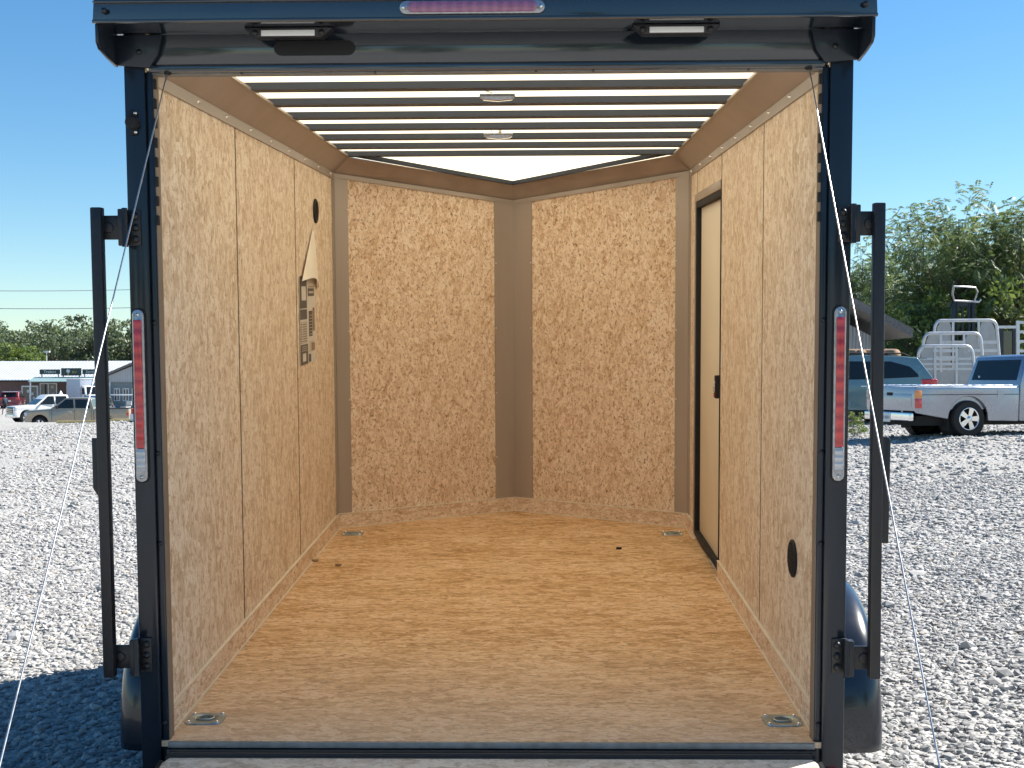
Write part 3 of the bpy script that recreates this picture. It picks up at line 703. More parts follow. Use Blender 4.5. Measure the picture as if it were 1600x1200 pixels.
# recessed D-ring anchors
for (xc, yc) in ((-.935, .125), (.938, .12), (-.911, 3.304), (.911, 3.298)):
    mb = MB(); w_, d_ = .062, .055
    n = 28; out = []; inn = []
    for k in range(n):
        a = 2*PI*k/n; c_, s_ = math.cos(a), math.sin(a); q = (abs(c_)**6+abs(s_)**6)**(-1/6)
        out.append((xc+w_*c_*q, yc+d_*s_*q)); inn.append((xc+.036*c_, yc+.036*s_))
    vs = [(x, y, .0006) for x, y in out]+[(xc+(x-xc)*.97, yc+(y-yc)*.97, .0042) for x, y in out]+[(x, y, .0062) for x, y in inn]+[(xc+(x-xc)*.9, yc+(y-yc)*.9, .003) for x, y in inn]+[(xc+(x-xc)*.75, yc+(y-yc)*.75, .0010) for x, y in inn]
    fs_ = [(j*n+k, j*n+(k+1) % n, (j+1)*n+(k+1) % n, (j+1)*n+k) for j in range(4) for k in range(n)]+[tuple(4*n+k for k in range(n))]
    mb.add(vs, fs_, 0, True); an = part(mb, 'floor_anchor', ZINC, angle=50)
    ring = [(xc+.027*math.cos(a), yc+.022*math.sin(a)+.002, .006) for a in np.linspace(0, 2*PI, 20)]
    part(MB().tube(ring, .0038, 8, cap=False), 'anchor_ring', ZINC, parent=an)
    screws([(xc+dx*.046, yc+dy*.040, .004) for dx in (-1, 1) for dy in (-1, 1)], 'z', -1, SCREW, an, .008)
# dome lights with loose wires
for (xc, yc, hw) in ((0.0, 1.06, .068), (-.036, 2.33, .069)):
    mb = MB(); mb.prism([(xc-hw, 2.139), (xc-hw, 2.126), (xc-hw*.8, 2.117), (xc, 2.112), (xc+hw*.8, 2.117), (xc+hw, 2.126), (xc+hw, 2.139)], 'y', yc-.045, yc-.005)
    d = part(mb, 'dome_light', LENSC, .003)
    mb = MB()
    if yc < 2: 
        mb.tube([(xc-.02, yc-.06, 2.139), (xc-.05, yc-.10, 2.143), (xc-.062, yc-.12, 2.155), (xc-.055, yc-.14, 2.168), (xc-.03, yc-.14, 2.170)], .0026, 6)
        mb.tube([(xc-.02, yc-.10, 2.150), (xc+.01, yc-.11, 2.158), (xc+.02, yc-.10, 2.150)], .0022, 6)
        mb.lathe([(0, -.012), (.011, -.008), (.013, .003), (.006, .012), (0, .013)], (xc-.012, yc-.11, 2.156), 'z', 10)
    else:
        mb.tube([(xc-.03, yc-.05, 2.142), (xc-.035, yc-.10, 2.150), (xc-.01, yc-.09, 2.156), (xc+.005, yc-.06, 2.150)], .0024, 6)
        mb.lathe([(0, -.01), (.008, -.006), (.008, .006), (0, .01)], (xc+.01, yc-.07, 2.143), 'z', 8)
    part(mb, 'loose_wire', pm('white_wire', (.7, .7, .68), .5), parent=d)
# fenders and wheels
YW, ZW, RW = 1.35, -.244, .35
prof = [(.745, -.335), (.75, -.22), (.775, -.10), (.83, .01), (.92, .10), (1.05, .17), (1.2, .205), (1.35, .215), (1.5, .205), (1.65, .17), (1.78, .10), (1.87, .01), (1.925, -.10), (1.95, -.22), (1.955, -.335)]
for s in (-1, 1):
    secs = [(XO+.007, 0), (1.35, 0), (1.40, .008), (1.43, .028), (1.447, .06), (1.452, .11)]
    cx_, cz_ = 1.35, -.25; vs = []
    for x, ins in secs:
        for (y, z) in prof:
            f = 1-ins/.62 if z > -.3 else 1-ins/.62
            vs.append((s*x, cx_+(y-cx_)*f, -.335+(z+.335)*f))
    n = len(prof)
    mb = MB(); mb.add(vs, [(j*n+i, j*n+i+1, (j+1)*n+i+1, (j+1)*n+i) for j in range(len(secs)-1) for i in range(n-1)], 0, True)
    fo = part(mb, 'fender', FEND)
    md = fo.modifiers.new('sub', 'SUBSURF'); md.levels = 2; md.render_levels = 2
    md = fo.modifiers.new('sol', 'SOLIDIFY'); md.thickness = .006
    def tyre(mb, c, R, w, axis='x', mi=0):
        h = w/2
        mb.lathe([(R*.58, -h*.8), (R*.72, -h), (R*.9, -h*.98), (R*.975, -h*.82), (R, -h*.6), (R, -h*.36), (R*.975, -h*.33), (R*.975, -h*.27), (R, -h*.24), (R, h*.24), (R*.975, h*.27), (R*.975, h*.33), (R, h*.36), (R, h*.6), (R*.975, h*.82), (R*.9, h*.98), (R*.72, h), (R*.58, h*.8)], c, axis, 48, mi)
        return mb
    c = (s*1.28, YW, ZW)
    wh = part(tyre(MB(), c, RW, .19), 'wheel', RUB, angle=35)
    mb = MB(); mb.lathe([(0, .05*s), (.06, .055*s), (.14, .02*s), (.19, .05*s), (.205, .075*s)], c, 'x', 28); part(mb, 'rim', ALU, parent=wh)
    mb = MB()
    for k in range(44):
        a = 2*PI*k/44; Rm = Matrix.Translation(Vector(c)) @ Matrix.Rotation(a, 4, 'X')
        for (x0, x1) in ((-.078, -.04), (-.018, .018), (.04, .078)):
            mb.box(x0, x1, -.016, .016, RW-.002, RW+.007, mat=Rm @ Matrix.Rotation((.25 if k % 2 else -.2), 4, 'Z'))
    part(mb, 'tread_block', RUB, parent=wh)

# ------------------------------------------------------------------ loose things in the trailer
def tp(x, y, z=0): return TR @ Vector((x, y, z))
# peeling poster on the left wall
po = empty('poster', tp(-A+.001, 2.6, 1.0), 0, 'printed instruction poster on the left inner wall, its upper half peeling off and curling over', 'poster')
po.rotation_euler = (TILT, 0, 0)
def pl(x, y, z): return (x+A-.001, y-2.6, z-1.0)
mb = MB(); X_ = -A+.003
def pr(y0, y1, z0, z1, mi, e=.0): mb.add([pl(X_+e, y0, z0), pl(X_+e, y1, z0), pl(X_+e, y1, z1), pl(X_+e, y0, z1)], [(0, 1, 2, 3)], mi)
pr(2.35, 2.80, 1.02, 1.46, 0)
pr(2.36, 2.55, 1.30, 1.46, 1, .001); pr(2.40, 2.52, 1.34, 1.41, 0, .002); pr(2.36, 2.55, 1.245, 1.295, 1, .001)
pr(2.365, 2.55, 1.125, 1.235, 3, .001)
for k in range(8): pr(2.37, 2.40, 1.135+k*.012, 1.139+k*.012, 1, .002); pr(2.42, 2.53, 1.135+k*.012, 1.138+k*.012, 1, .002)
pr(2.36, 2.56, 1.02, 1.12, 1, .001); pr(2.41, 2.5, 1.035, 1.075, 0, .002)
for k in range(3): pr(2.39, 2.53, 1.088+k*.010, 1.091+k*.010, 3, .002)
pr(2.58, 2.76, 1.36, 1.40, 1, .001); pr(2.60, 2.74, 1.375, 1.385, 3, .002); pr(2.60, 2.76, 1.405, 1.41, 2, .001)
pr(2.60, 2.70, 1.155, 1.285, 1, .001); pr(2.71, 2.77, 1.18, 1.30, 4, .001)
for k in range(7): pr(2.61, 2.69, 1.165+k*.016, 1.168+k*.016, 3, .002)
pr(2.60, 2.74, 1.075, 1.13, 3, .001); pr(2.66, 2.76, 1.08, 1.12, 4, .0015); pr(2.58, 2.65, 1.025, 1.065, 1, .001)
mb.build('printed_sheet', [pm('poster_paper', (.62, .59, .54), .7, 0, .05, 20), INK, BROWNP, INKL, BROWNP], po)
mb = MB(); vs = []; nS, nT = 10, 12
for j in range(nT+1):
    t = j/nT
    yr = 2.79+.09*math.sin(t*PI*.5); yl = 2.74-.38*t; zz = 1.70
    for i in range(nS+1):
        q = i/nS; y = yr+(yl-yr)*q; zz = 1.70-(.305-.05*q)*t
        xx = .004+.028*t*math.sin(PI*q)**.7+.012*t*q
        vs.append(pl(-A+xx, y, zz+.035*t*math.sin(q*PI)-.01*t*q))
mb.add(vs, [(j*(nS+1)+i, j*(nS+1)+i+1, (j+1)*(nS+1)+i+1, (j+1)*(nS+1)+i) for j in range(nT) for i in range(nS)], 0, True)
cur = mb.build('curled_flap', PAPERB, po)
# bits on the floor
for (x, y, sx, sy, h, mt, nm, lab) in ((.581, 2.868, .016, .012, .010, RUB, 'plastic_block', 'tiny black block lying on the trailer floor near the right front anchor'),
                       (-1.0, 2.55, .02, .012, .012, BROWNP, 'wood_chip', 'brown wood chip on the trailer floor against the left kickboard'),
                       (-.86, 2.45, .016, .01, .010, BROWNP, 'wood_chip', 'small brown wood chip lying out from the left kickboard')):
    mb = MB(); mb.prism([(-sx, -sy), (sx*.6, -sy*1.2), (sx, sy*.4), (sx*.1, sy), (-sx*.8, sy*.7)], 'z', .0006, h)
    o = mb.build(nm, mt, None, .001); o.location = tp(x, y, 0); o.rotation_euler = (TILT, 0, 0); tag(o, lab, nm.split('_')[-1])

exec_bg = True

# ================================================================== the lot around it
def gat(px, d, z=None):
    p = at(px, 600, d); return Vector((p.x, p.y, gz(p.x, p.y) if z is None else z))
# ------------------------------------------------------------------ vehicles
SILVER = pm('silver_car_paint', (.30, .33, .39), .26, .75, .05, 2, coat=.8)
TEAL = pm('teal_car_paint', (.15, .24, .26), .24, .4, .05, 2, coat=.8)
TANP = pm('tan_car_paint', (.33, .28, .22), .28, .4, .05, 2, coat=.7)
WHITEC = pm('white_car_paint', (.78, .78, .76), .28, 0, .03, 2, coat=.7)
MAROON = pm('maroon_car_paint', (.16, .015, .03), .25, .2, .08, 2, coat=.8)
NAVY = pm('navy_paint', (.02, .035, .07), .3, .1, .1, 2, coat=.5)
CHROME = pm('chrome', (.75, .76, .78), .16, 1, .05, 10)
AMBER = pm('amber_lens', (.75, .25, .04), .15, 0, .08, 60, coat=1)
REDLC = pm('red_lens', (.55, .03, .03), .15, 0, .1, 60, coat=1)
HEADL = pm('headlamp_lens', (.42, .50, .62), .1, .5, .2, 40, coat=1)
PLATE = pm('licence_plate', (.75, .76, .74), .4, 0, .05, 20)
UNDER = pm('underbody_black', (.012, .012, .012), .8, 0, .3, 8)
BEIGEP = pm('beige_bumper', (.55, .53, .5), .5)

def arch(xc, zc, r, n=12, a0=0, a1=PI):
    return [(xc-r*math.cos(a0+(a1-a0)*k/n), zc+r*math.sin(a0+(a1-a0)*k/n)) for k in range(n+1)]
def wheel_into(root, x, y, r, w, side, spokes=5, rimr=.62):
    c = (x, y, r); mb = MB(); h = w/2
    mb.lathe([(r*rimr, -h*.85), (r*.8, -h), (r*.94, -h*.95), (r, -h*.7), (r, h*.7), (r*.94, h*.95), (r*.8, h), (r*rimr, h*.85)], c, 'y', 32)
    wh = mb.build('wheel', RUB, root, angle=40)
    yo = y+side*h
    mb = MB(); mb.lathe([(r*rimr*.99, yo-y-side*.01), (r*rimr*.92, yo-y-side*.012), (r*rimr*.9, yo-y-side*.07), (0, yo-y-side*.075)], c, 'y', 28)
    mb.build('wheel_well', UNDER, wh)
    mb = MB(); mb.lathe([(r*rimr, yo-y-side*.028), (r*rimr, yo-y+side*.002), (r*rimr*.93, yo-y+side*.004), (r*rimr*.90, yo-y-side*.03)], c, 'y', 32)
    for k in range(spokes):
        a = 2*PI*k/spokes+.3
        Rm = Matrix.Translation(Vector((x, yo-side*.012, r))) @ Matrix.Rotation(a, 4, 'Y')
        vs = [(-.032, 0), (.032, 0), (.052, r*rimr*.92), (-.052, r*rimr*.92)]
        P = [tuple(Rm @ Vector((q[0], side*.010, q[1]))) for q in vs]+[tuple(Rm @ Vector((q[0], -side*.03, q[1]))) for q in vs]
        mb.add(P, [(0, 1, 2, 3), (7, 6, 5, 4), (0, 4, 5, 1), (1, 5, 6, 2), (2, 6, 7, 3), (3, 7, 4, 0)])
    mb.lathe([(0, yo-y+side*.010), (.05, yo-y+side*.004), (.062, yo-y-side*.02)], c, 'y', 16)
    mb.build('rim', CHROME, wh)
    return wh
def tumble(zb, k, wd):
    """shrinks |y| above the belt line"""
    def f(x, y, z):
        if z > zb: y = y*(1-k*(z-zb))
        elif z < .55: y = y*(1-.10*(.55-z))
        return (x, y, z)
    return f
def side_poly(root, name, poly, W, zb, k, mat, side, off=.004, th=.006, parent=None):
    """thin panel lying on the (tumbled) body side, poly in x,z"""
    mb = MB(); y = lambda z: (W/2)*(1-k*max(0, z-zb))
    vs = [(x, side*(y(z)+off), z) for x, z in poly]+[(x, side*(y(z)+off-th), z) for x, z in poly]; n = len(poly)
    mb.add(vs, [tuple(range(n)), tuple(range(2*n-1, n-1, -1))]+[(i, n+i, n+(i+1) % n, (i+1) % n) for i in range(n)])
    return mb.build(name, mat, parent or root)
def cross_panel(root, name, p0, p1, w0, w1, mat, off, th=.006, lift=0):
    """panel across the car between side-profile points p0 (bottom) and p1 (top), half widths w0, w1"""
    d = Vector((p1[0]-p0[0], 0, p1[1]-p0[1])).normalized(); n = Vector((d.z, 0, -d.x))*(1 if off > 0 else -1)
    a = abs(off); P = [Vector((p0[0], -w0, p0[1])), Vector((p0[0], w0, p0[1])), Vector((p1[0], w1, p1[1])), Vector((p1[0], -w1, p1[1]))]
    vs = [p+n*a for p in P]+[p+n*(a-th) for p in P]
    mb = MB(); mb.add(vs, [(0, 1, 2, 3), (7, 6, 5, 4), (0, 4, 5, 1), (1, 5, 6, 2), (2, 6, 7, 3), (3, 7, 4, 0)])
    return mb.build(name, mat, root, .004, 1)
def shut_line(root, pts, W, zb, k, side):
    for (x0, z0), (x1, z1) in zip(pts[:-1], pts[1:]):
        pass
    mb = MB(); y = lambda z: side*((W/2)*(1-k*max(0, z-zb))+.0015)
    mb.tube([(x, y(z), z) for x, z in pts], .006, 4)
    return mb.build('shut_line', UNDER, root)

def pickup(name, label, group, paint, loc, rz, L=5.2, W=1.75, H=1.55, wb=3.0, wr=.335, old=False, double=False):
    """x forward. old: small two-door pickup; otherwise a big crew cab"""
    r = empty(name, loc, rz, label, 'pickup truck', group)
    xf, xr = wb/2+.05, -wb/2+.0
    nose, tail = xf+.85, -L+(xf+.85)
    gc = .28 if old else .42                       # ground clearance of the sill
    hood = .95 if old else 1.24; belt = hood+.02; bedz = belt-.02
    cabr = -.30 if old else -1.15                    # back of the cab
    ar = wr+(.085 if old else .07)
    zb, k = belt, .16
    fn = tumble(zb, k, W)
    # cab and nose
    front = [(cabr, gc)]+[(xf-ar, gc)]+arch(xf, gc+.05, ar)+[(xf+ar, gc)]+[(nose-.08, gc), (nose, gc+.12), (nose, hood-.22), (nose-.07, hood-.06)]
    wsb = 1.0 if old else 1.30                       # windscreen base x
    wst = .35 if old else .45
    roof_r = cabr+.18
    front += [(wsb, hood+.03), (wst, H-.035), (wst-.2, H), (roof_r+.1, H), (roof_r, H-.04), (cabr, belt+.02)]
    mb = MB(); mb.prism(front, 'y', -W/2, W/2, fn=fn)
    body = mb.build('body', paint, r, .035, 3)
    # bed: two sides, floor, front board
    for s in (-1, 1):
        pts = [(tail+.02, gc+.18)]+[(xr-ar, gc+.06)]+arch(xr, gc+.06, ar)+[(xr+ar, gc+.02), (cabr-.015, gc), (cabr-.015, bedz), (tail+.02, bedz)]
        mb = MB(); mb.prism(pts, 'y', s*(W/2-.07), s*W/2, fn=fn); mb.build('bed_side', paint, r, .025, 3)
        mb = MB(); mb.tube([(tail+.06, s*(W/2-.035), bedz+.012), (cabr-.04, s*(W/2-.035), bedz+.012)], .022, 8); mb.build('bed_rail', CHROME if old else UNDER, r)
        mb = MB(); mb.lathe([(ar, -.01), (ar+.012, -.01), (ar+.012, .01), (ar, .01)], (xr, s*(W/2-.01), gc+.06), 'y', 40, arc=2*PI)
    mb = MB(); mb.box(tail+.03, cabr-.02, -W/2+.071, W/2-.071, .52, .56); mb.box(cabr-.06, cabr-.016, -W/2+.071, W/2-.071, .561, bedz-.01)
    for s in (-1, 1): mb.box(xr-.4, xr+.4, s*(W/2-.30), s*(W/2-.071), .561, .561+.2)
    mb.build('bed', paint, r)
    mb = MB(); mb.box(tail, tail+.06, -W/2+.02, W/2-.02, gc+.22, bedz); mb.box(tail-.006, tail-.0005, -W/2+.12, W/2-.12, gc+.30, bedz-.13)
    tg = mb.build('tailgate', paint, r, .015, 2)
    mb = MB(); mb.box(tail-.016, tail-.0065, -.09, .09, bedz-.17, bedz-.11); mb.build('tailgate_handle', UNDER, tg, .004)
    for s in (-1, 1):
        # tail lamp wraps the corner
        mb = MB(); mb.box(tail+.004, tail+.14, *sorted((s*(W/2-.11), s*(W/2+.012))), bedz-.40, bedz-.22); l = mb.build('tail_light', REDLC, r, .008)
        mb = MB(); mb.box(tail+.004, tail+.14, *sorted((s*(W/2-.11), s*(W/2+.012))), bedz-.212, bedz-.07); mb.build('indicator', AMBER, l, .008)
    # bumpers
    mb = MB(); mb.box(tail-.09, tail+.01, -W/2+.06, W/2-.06, gc+.03, gc+.19); bu = mb.build('rear_bumper', CHROME, r, .02, 3)
    mb = MB(); mb.box(tail-.097, tail-.0905, -.155, .155, gc+.0, gc+.17); pp = mb.build('licence_plate', PLATE, bu, .003)
    mb = MB(); mb.box(nose-.06, nose+.07, -W/2+.03, W/2-.03, gc-.02, gc+.2); mb.build('front_bumper', CHROME if not old else paint, r, .025, 3)
    mb = MB(); mb.box(nose-.02, nose+.02, -W/2+.34, W/2-.34, gc+.24, hood-.12); gr = mb.build('grille', UNDER, r, .01)
    mb = MB()
    for q in range(3): mb.box(nose+.0205, nose+.035, -W/2+.36, W/2-.36, gc+.29+q*(hood-gc-.42)/3, gc+.33+q*(hood-gc-.42)/3)
    mb.build('grille_bars', CHROME, gr)
    for s in (-1, 1):
        mb = MB(); mb.box(nose-.16, nose+.015, *sorted((s*(W/2-.32), s*(W/2+.004))), hood-.36, hood-.13); mb.build('headlight', HEADL, r, .03, 3)
    # glass
    wt = (W/2)*(1-k*(H-.06-zb))-.07; w0 = W/2-.06
    cross_panel(r, 'windscreen', (wsb-.03, hood+.055), (wst+.02, H-.06), w0, wt, GLASS, -.004 if False else .004)
    def lerp(a, b, t): return (a[0]+(b[0]-a[0])*t, a[1]+(b[1]-a[1])*t)
    rb, rt = (cabr, belt+.02), (roof_r, H-.04)
    q0, q1 = lerp(rb, rt, .14), lerp(rb, rt, .88)
    cross_panel(r, 'rear_window', q0, q1, W/2-.14, wt-.03, GLASS, -.006)
    for s in (-1, 1):
        zt = H-.10
        if old:
            side_poly(r, 'side_window', [(cabr+.34, belt+.06), (wsb-.22, belt+.05), (wst-.02, zt), (roof_r+.26, zt)], W, zb, k, GLASS, s)
            side_poly(r, 'side_window', [(cabr+.12, belt+.06), (cabr+.28, belt+.06), (roof_r+.18, zt), (roof_r+.10, zt)], W, zb, k, GLASS, s)
            shut_line(r, [(cabr+.30, gc+.05), (cabr+.30, belt), (roof_r+.22, H-.06)], W, zb, k, s); shut_line(r, [(wsb-.05, gc+.1), (wsb-.08, belt)], W, zb, k, s)
            shut_line(r, [(cabr+.30, gc+.04), (wsb-.05, gc+.05)], W, zb, k, s)
        else:
            side_poly(r, 'side_window', [(-.02, belt+.05), (wsb-.25, belt+.05), (wst-.02, zt), (.02, zt)], W, zb, k, GLASS, s)
            side_poly(r, 'side_window', [(cabr+.22, belt+.05), (-.12, belt+.05), (-.08, zt), (roof_r+.12, zt)], W, zb, k, GLASS, s)
            for x in (-.07, cabr+.12, wsb-.08): shut_line(r, [(x, gc+.1), (x, belt)], W, zb, k, s)
        mb = MB(); mb.box(wsb-.42, wsb-.34, *sorted((s*(W/2), s*(W/2+.2))), belt+.04, belt+.2); mb.build('wing_mirror', UNDER if not old else CHROME, r, .02)
        for x in ((cabr+.42,) if old else (.08, cabr+.25)):
            mb = MB(); mb.box(x, x+.16, *sorted((s*(W/2+.002), s*(W/2+.022))), belt-.17, belt-.135); mb.build('door_handle', CHROME, r, .005)
        # arch liners
        for xx, zz in ((xf, gc+.05), (xr, gc+.06)):
            mb = MB(); mb.lathe([(.02, 0), (ar-.004, 0), (ar-.004, -s*.25)], (xx, s*(W/2-.12), zz), 'y', 28); mb.build('wheel_arch', UNDER, r)
        wheel_into(r, xf, s*(W/2-.10), wr, .22, s); wheel_into(r, xr, s*(W/2-.10), wr, .22, s)
        if old:
            shut_line(r, [(tail+.1, .80), (cabr-.03, .80)], W, zb, k, s)
            side_poly(r, 'fuel_door', [(xr+.62, .74), (xr+.76, .74), (xr+.76, .88), (xr+.62, .88)], W, zb, k, paint, s, .006)
            mb = MB(); mb.box(xr-.42, xr-.405, *sorted((s*(W/2-.27), s*(W/2-.06))), .13, .42); mb.build('mud_flap', RUB, r)
    mb = MB(); mb.box(tail+.15, nose-.3, -W/2+.2, W/2-.2, gc-.06, gc+.12); mb.tube([(xr, -W/2+.15, wr), (xr, W/2-.15, wr)], .05, 8); mb.lathe([(0, -.16), (.1, -.12), (.13, 0), (.1, .12), (0, .16)], (xr, 0, wr), 'y', 14)
    mb.build('chassis', UNDER, r)
    return r, dict(tail=tail, bedz=bedz, gc=gc, W=W)

def suv(name, label, group, paint, loc, rz, L=4.75, W=1.85, H=1.70, wb=2.75, wr=.36):
    r = empty(name, loc, rz, label, 'car', group)
    xf, xr = wb/2, -wb/2; nose, tail = xf+.95, -(L-wb/2-.95); ar = wr+.05; gc = .26; belt = 1.06; k = .20; fn = tumble(belt, k, W)
    pts = [(tail+.06, gc+.12), (xr-ar, gc+.02)]+arch(xr, gc+.08, ar)+[(xr+ar, gc), (xf-ar, gc)]+arch(xf, gc+.08, ar)+[(xf+ar, gc+.04), (nose-.04, gc+.12), (nose, .55), (nose-.05, .82), (nose-.25, .95), (1.0, 1.05),
          (.35, H-.12), (.05, H-.03), (-.7, H), (-1.5, H-.02), (tail+.42, H-.07), (tail+.08, belt+.08), (tail, belt-.05), (tail-.02, .62)]
    MB().prism(pts, 'y', -W/2, W/2, fn=fn).build('body', paint, r, .06, 4)
    MB().box(tail+.05, nose-.08, -W/2-.004, W/2+.004, gc-.03, gc+.10).build('sill_cladding', UNDER, r, .02)
    MB().box(tail-.05, tail+.25, -W/2+.02, W/2-.02, gc+.02, .60).build('rear_bumper', paint, r, .05, 3)
    rw = cross_panel(r, 'rear_window', (tail+.10, belt+.10), (tail+.38, H-.12), W/2-.20, W/2-.34, GLASS, -.008)
    cross_panel(r, 'windscreen', (.96, 1.09), (.38, H-.15), W/2-.12, W/2-.26, GLASS, .006)
    mb = MB(); mb.prism([(tail+.50, H-.055), (tail+.16, H-.075), (tail+.16, H-.10), (tail+.5, H-.085)], 'y', -W/2+.25, W/2-.25); mb.build('spoiler', paint, r, .008)
    MB().box(tail-.055, tail-.0505, -.17, .17, .70, .82).build('licence_plate', PLATE, r, .003) if False else MB().box(tail-.03, tail-.021, -.17, .17, .72, .84).build('licence_plate', PLATE, r, .002)
    for s in (-1, 1):
        zt = H-.17
        side_poly(r, 'rear_side_window', [(tail+.42, belt+.10), (-1.02, belt+.06), (-1.0, zt+.01), (-1.35, zt+.01), (tail+.62, zt-.12), (tail+.44, belt+.17)], W, belt, k, GLASS, s)
        side_poly(r, 'side_window', [(-.94, belt+.05), (-.08, belt+.04), (-.08, zt+.02), (-.94, zt+.01)], W, belt, k, GLASS, s)
        side_poly(r, 'side_window', [(0.0, belt+.04), (.78, belt+.03), (.28, zt), (0.0, zt+.02)], W, belt, k, GLASS, s)
        for x in (-.04, -.98, .85): shut_line(r, [(x, gc+.15), (x, belt)], W, belt, k, s)
        mb = MB(); mb.box(tail-.03, tail+.36, *sorted((s*(W/2-.38), s*(W/2+.006))), belt-.13, belt+.05); mb.build('tail_light', REDLC, r, .03, 3)
        mb = MB(); mb.box(nose-.22, nose-.01, *sorted((s*(W/2-.35), s*(W/2+.003))), .68, .84); mb.build('headlight', HEADL, r, .03, 3)
        y = s*(W/2-.17)
        mb = MB(); mb.tube([(tail+.62, y, H-.03), (tail+.75, y, H+.035), (-.5, y, H+.05), (.0, y, H+.03), (.15, y, H-.03)], .016, 8)
        for x in (-1.25, -.35): mb.box(x-.05, x+.05, y-.015, y+.015, H-.03, H+.045)
        mb.build('roof_rail', UNDER, r)
        mb = MB(); mb.box(.62, .72, *sorted((s*(W/2-.02), s*(W/2+.18))), belt+.02, belt+.16); mb.build('wing_mirror', paint, r, .02)
        for x in (-.8, .12): MB().box(x, x+.18, *sorted((s*(W/2+.002), s*(W/2+.02))), belt-.13, belt-.10).build('door_handle', CHROME, r, .004)
        for xx in (xf, xr):
            mb = MB(); mb.lathe([(.02, 0), (ar-.004, 0), (ar-.004, -s*.25)], (xx, s*(W/2-.10), gc+.08), 'y', 28); mb.build('wheel_arch', UNDER, r)
            wheel_into(r, xx, s*(W/2-.10), wr, .22, s, 5, .66)
    return r

# silver pickup on the right: its right rear corner is nearest
p = gat(1512, 24.3)
rzp = math.radians(17)
ps, inf = pickup('pickup_truck', 'silver two-door pickup truck with chrome five-spoke wheels parked beyond the right post', None, SILVER, p, rzp, L=4.9, W=1.68, H=1.56, wb=2.85, wr=.345, old=True)
# put its right rear wheel under pixel 1512
wl = Matrix.Rotation(rzp, 3, 'Z') @ Vector((-2.85/2, -.8, 0))
ps.location = (p.x-wl.x, p.y-wl.y, gz(p.x, p.y)-.005)
text_mesh('EB 80H', .085, INK, 'plate_number', ps, (inf['tail']-.0985, 0, inf['gc']+.085), (PI/2, 0, -PI/2), .001)
MB().box(-.3, -.295, .45, .50, 1.05, 1.15).build('window_sticker', WHITEP, ps).location = (.035, 0, 0)
# teal suv behind it, facing left
p = gat(1393, 31.5); rzs = math.radians(180-3)
wl = Matrix.Rotation(rzs, 3, 'Z') @ Vector((-1.375, .82, 0))
ts = suv('suv', 'teal station-wagon style suv with roof rails parked behind the silver pickup', None, TEAL, (p.x-wl.x, p.y-wl.y, gz(p.x, p.y)), rzs)
# far left vehicles
def place(o, px, d, dz=0): q = gat(px, d); o.location = (q.x, q.y, q.z+dz)
lg = 'vehicles parked on the far lot'
tn, _ = pickup('pickup_truck', 'tan crew-cab pickup truck facing left on the far lot, nearest to the gravel edge', lg, TANP, (0, 0, 0), math.radians(180+10), L=5.9, W=1.98, H=1.93, wb=3.68, wr=.40)
place(tn, 119, 77)
wp, _ = pickup('pickup_truck', 'white crew-cab pickup truck with a white cone-shaped beacon on its roof, behind the tan pickup', lg, WHITEC, (0, 0, 0), math.radians(180+38), L=5.9, W=2.02, H=1.98, wb=3.7, wr=.41)
place(wp, 78, 92)
MB().lathe([(0, .30), (.05, .22), (.18, 0)], (-.75, 0, 1.975), 'z', 12).build('roof_beacon', WHITEC, wp)
rs = suv('suv', 'maroon suv seen from behind in front of the brick shop building', lg, MAROON, (0, 0, 0), math.radians(90+14), L=4.8, W=1.95, H=1.78)
place(rs, 20, 138)
tb = suv('suv', 'tan-roofed dark suv half hidden behind the bed of the tan pickup', lg, NAVY, (0, 0, 0), math.radians(-78), L=4.9, W=1.95, H=1.85)
place(tb, 150, 96)
# golf cart
gc_ = empty('golf_cart', (0, 0, 0), math.radians(178), 'navy golf cart with a white roof in front of the grey building', 'golf cart', lg)
MB().prism([(-1.2, .3), (1.1, .3), (1.2, .5), (1.15, .95), (.85, 1.0), (.6, .55), (.1, .5), (.05, .75), (-.5, .78), (-.52, .5), (-1.2, .8)], 'y', -.6, .6).build('body', NAVY, gc_, .03)
MB().box(-1.25, 1.15, -.68, .68, 1.72, 1.80).build('roof', WHITEC, gc_, .03)
for sx in (-1.1, .95):
    for sy in (-.58, .58): MB().tube([(sx, sy, .7), (sx*.95, sy, 1.74)], .022, 6).build('roof_post', UNDER, gc_)
MB().box(-.48, .0, -.55, .55, .79, .9).build('seat', BEIGEP, gc_, .03)
MB().box(-.56, -.45, -.55, .55, .95, 1.3).build('backrest', BEIGEP, gc_, .03)
MB().tube([(.75, .25, .8), (.5, .25, 1.05)], .02, 6).build('steering_column', UNDER, gc_)
for sx in (-.8, .85):
    for s in (-1, 1): wheel_into(gc_, sx, s*.55, .24, .18, s, 5, .6)
place(gc_, 191, 99, .12)
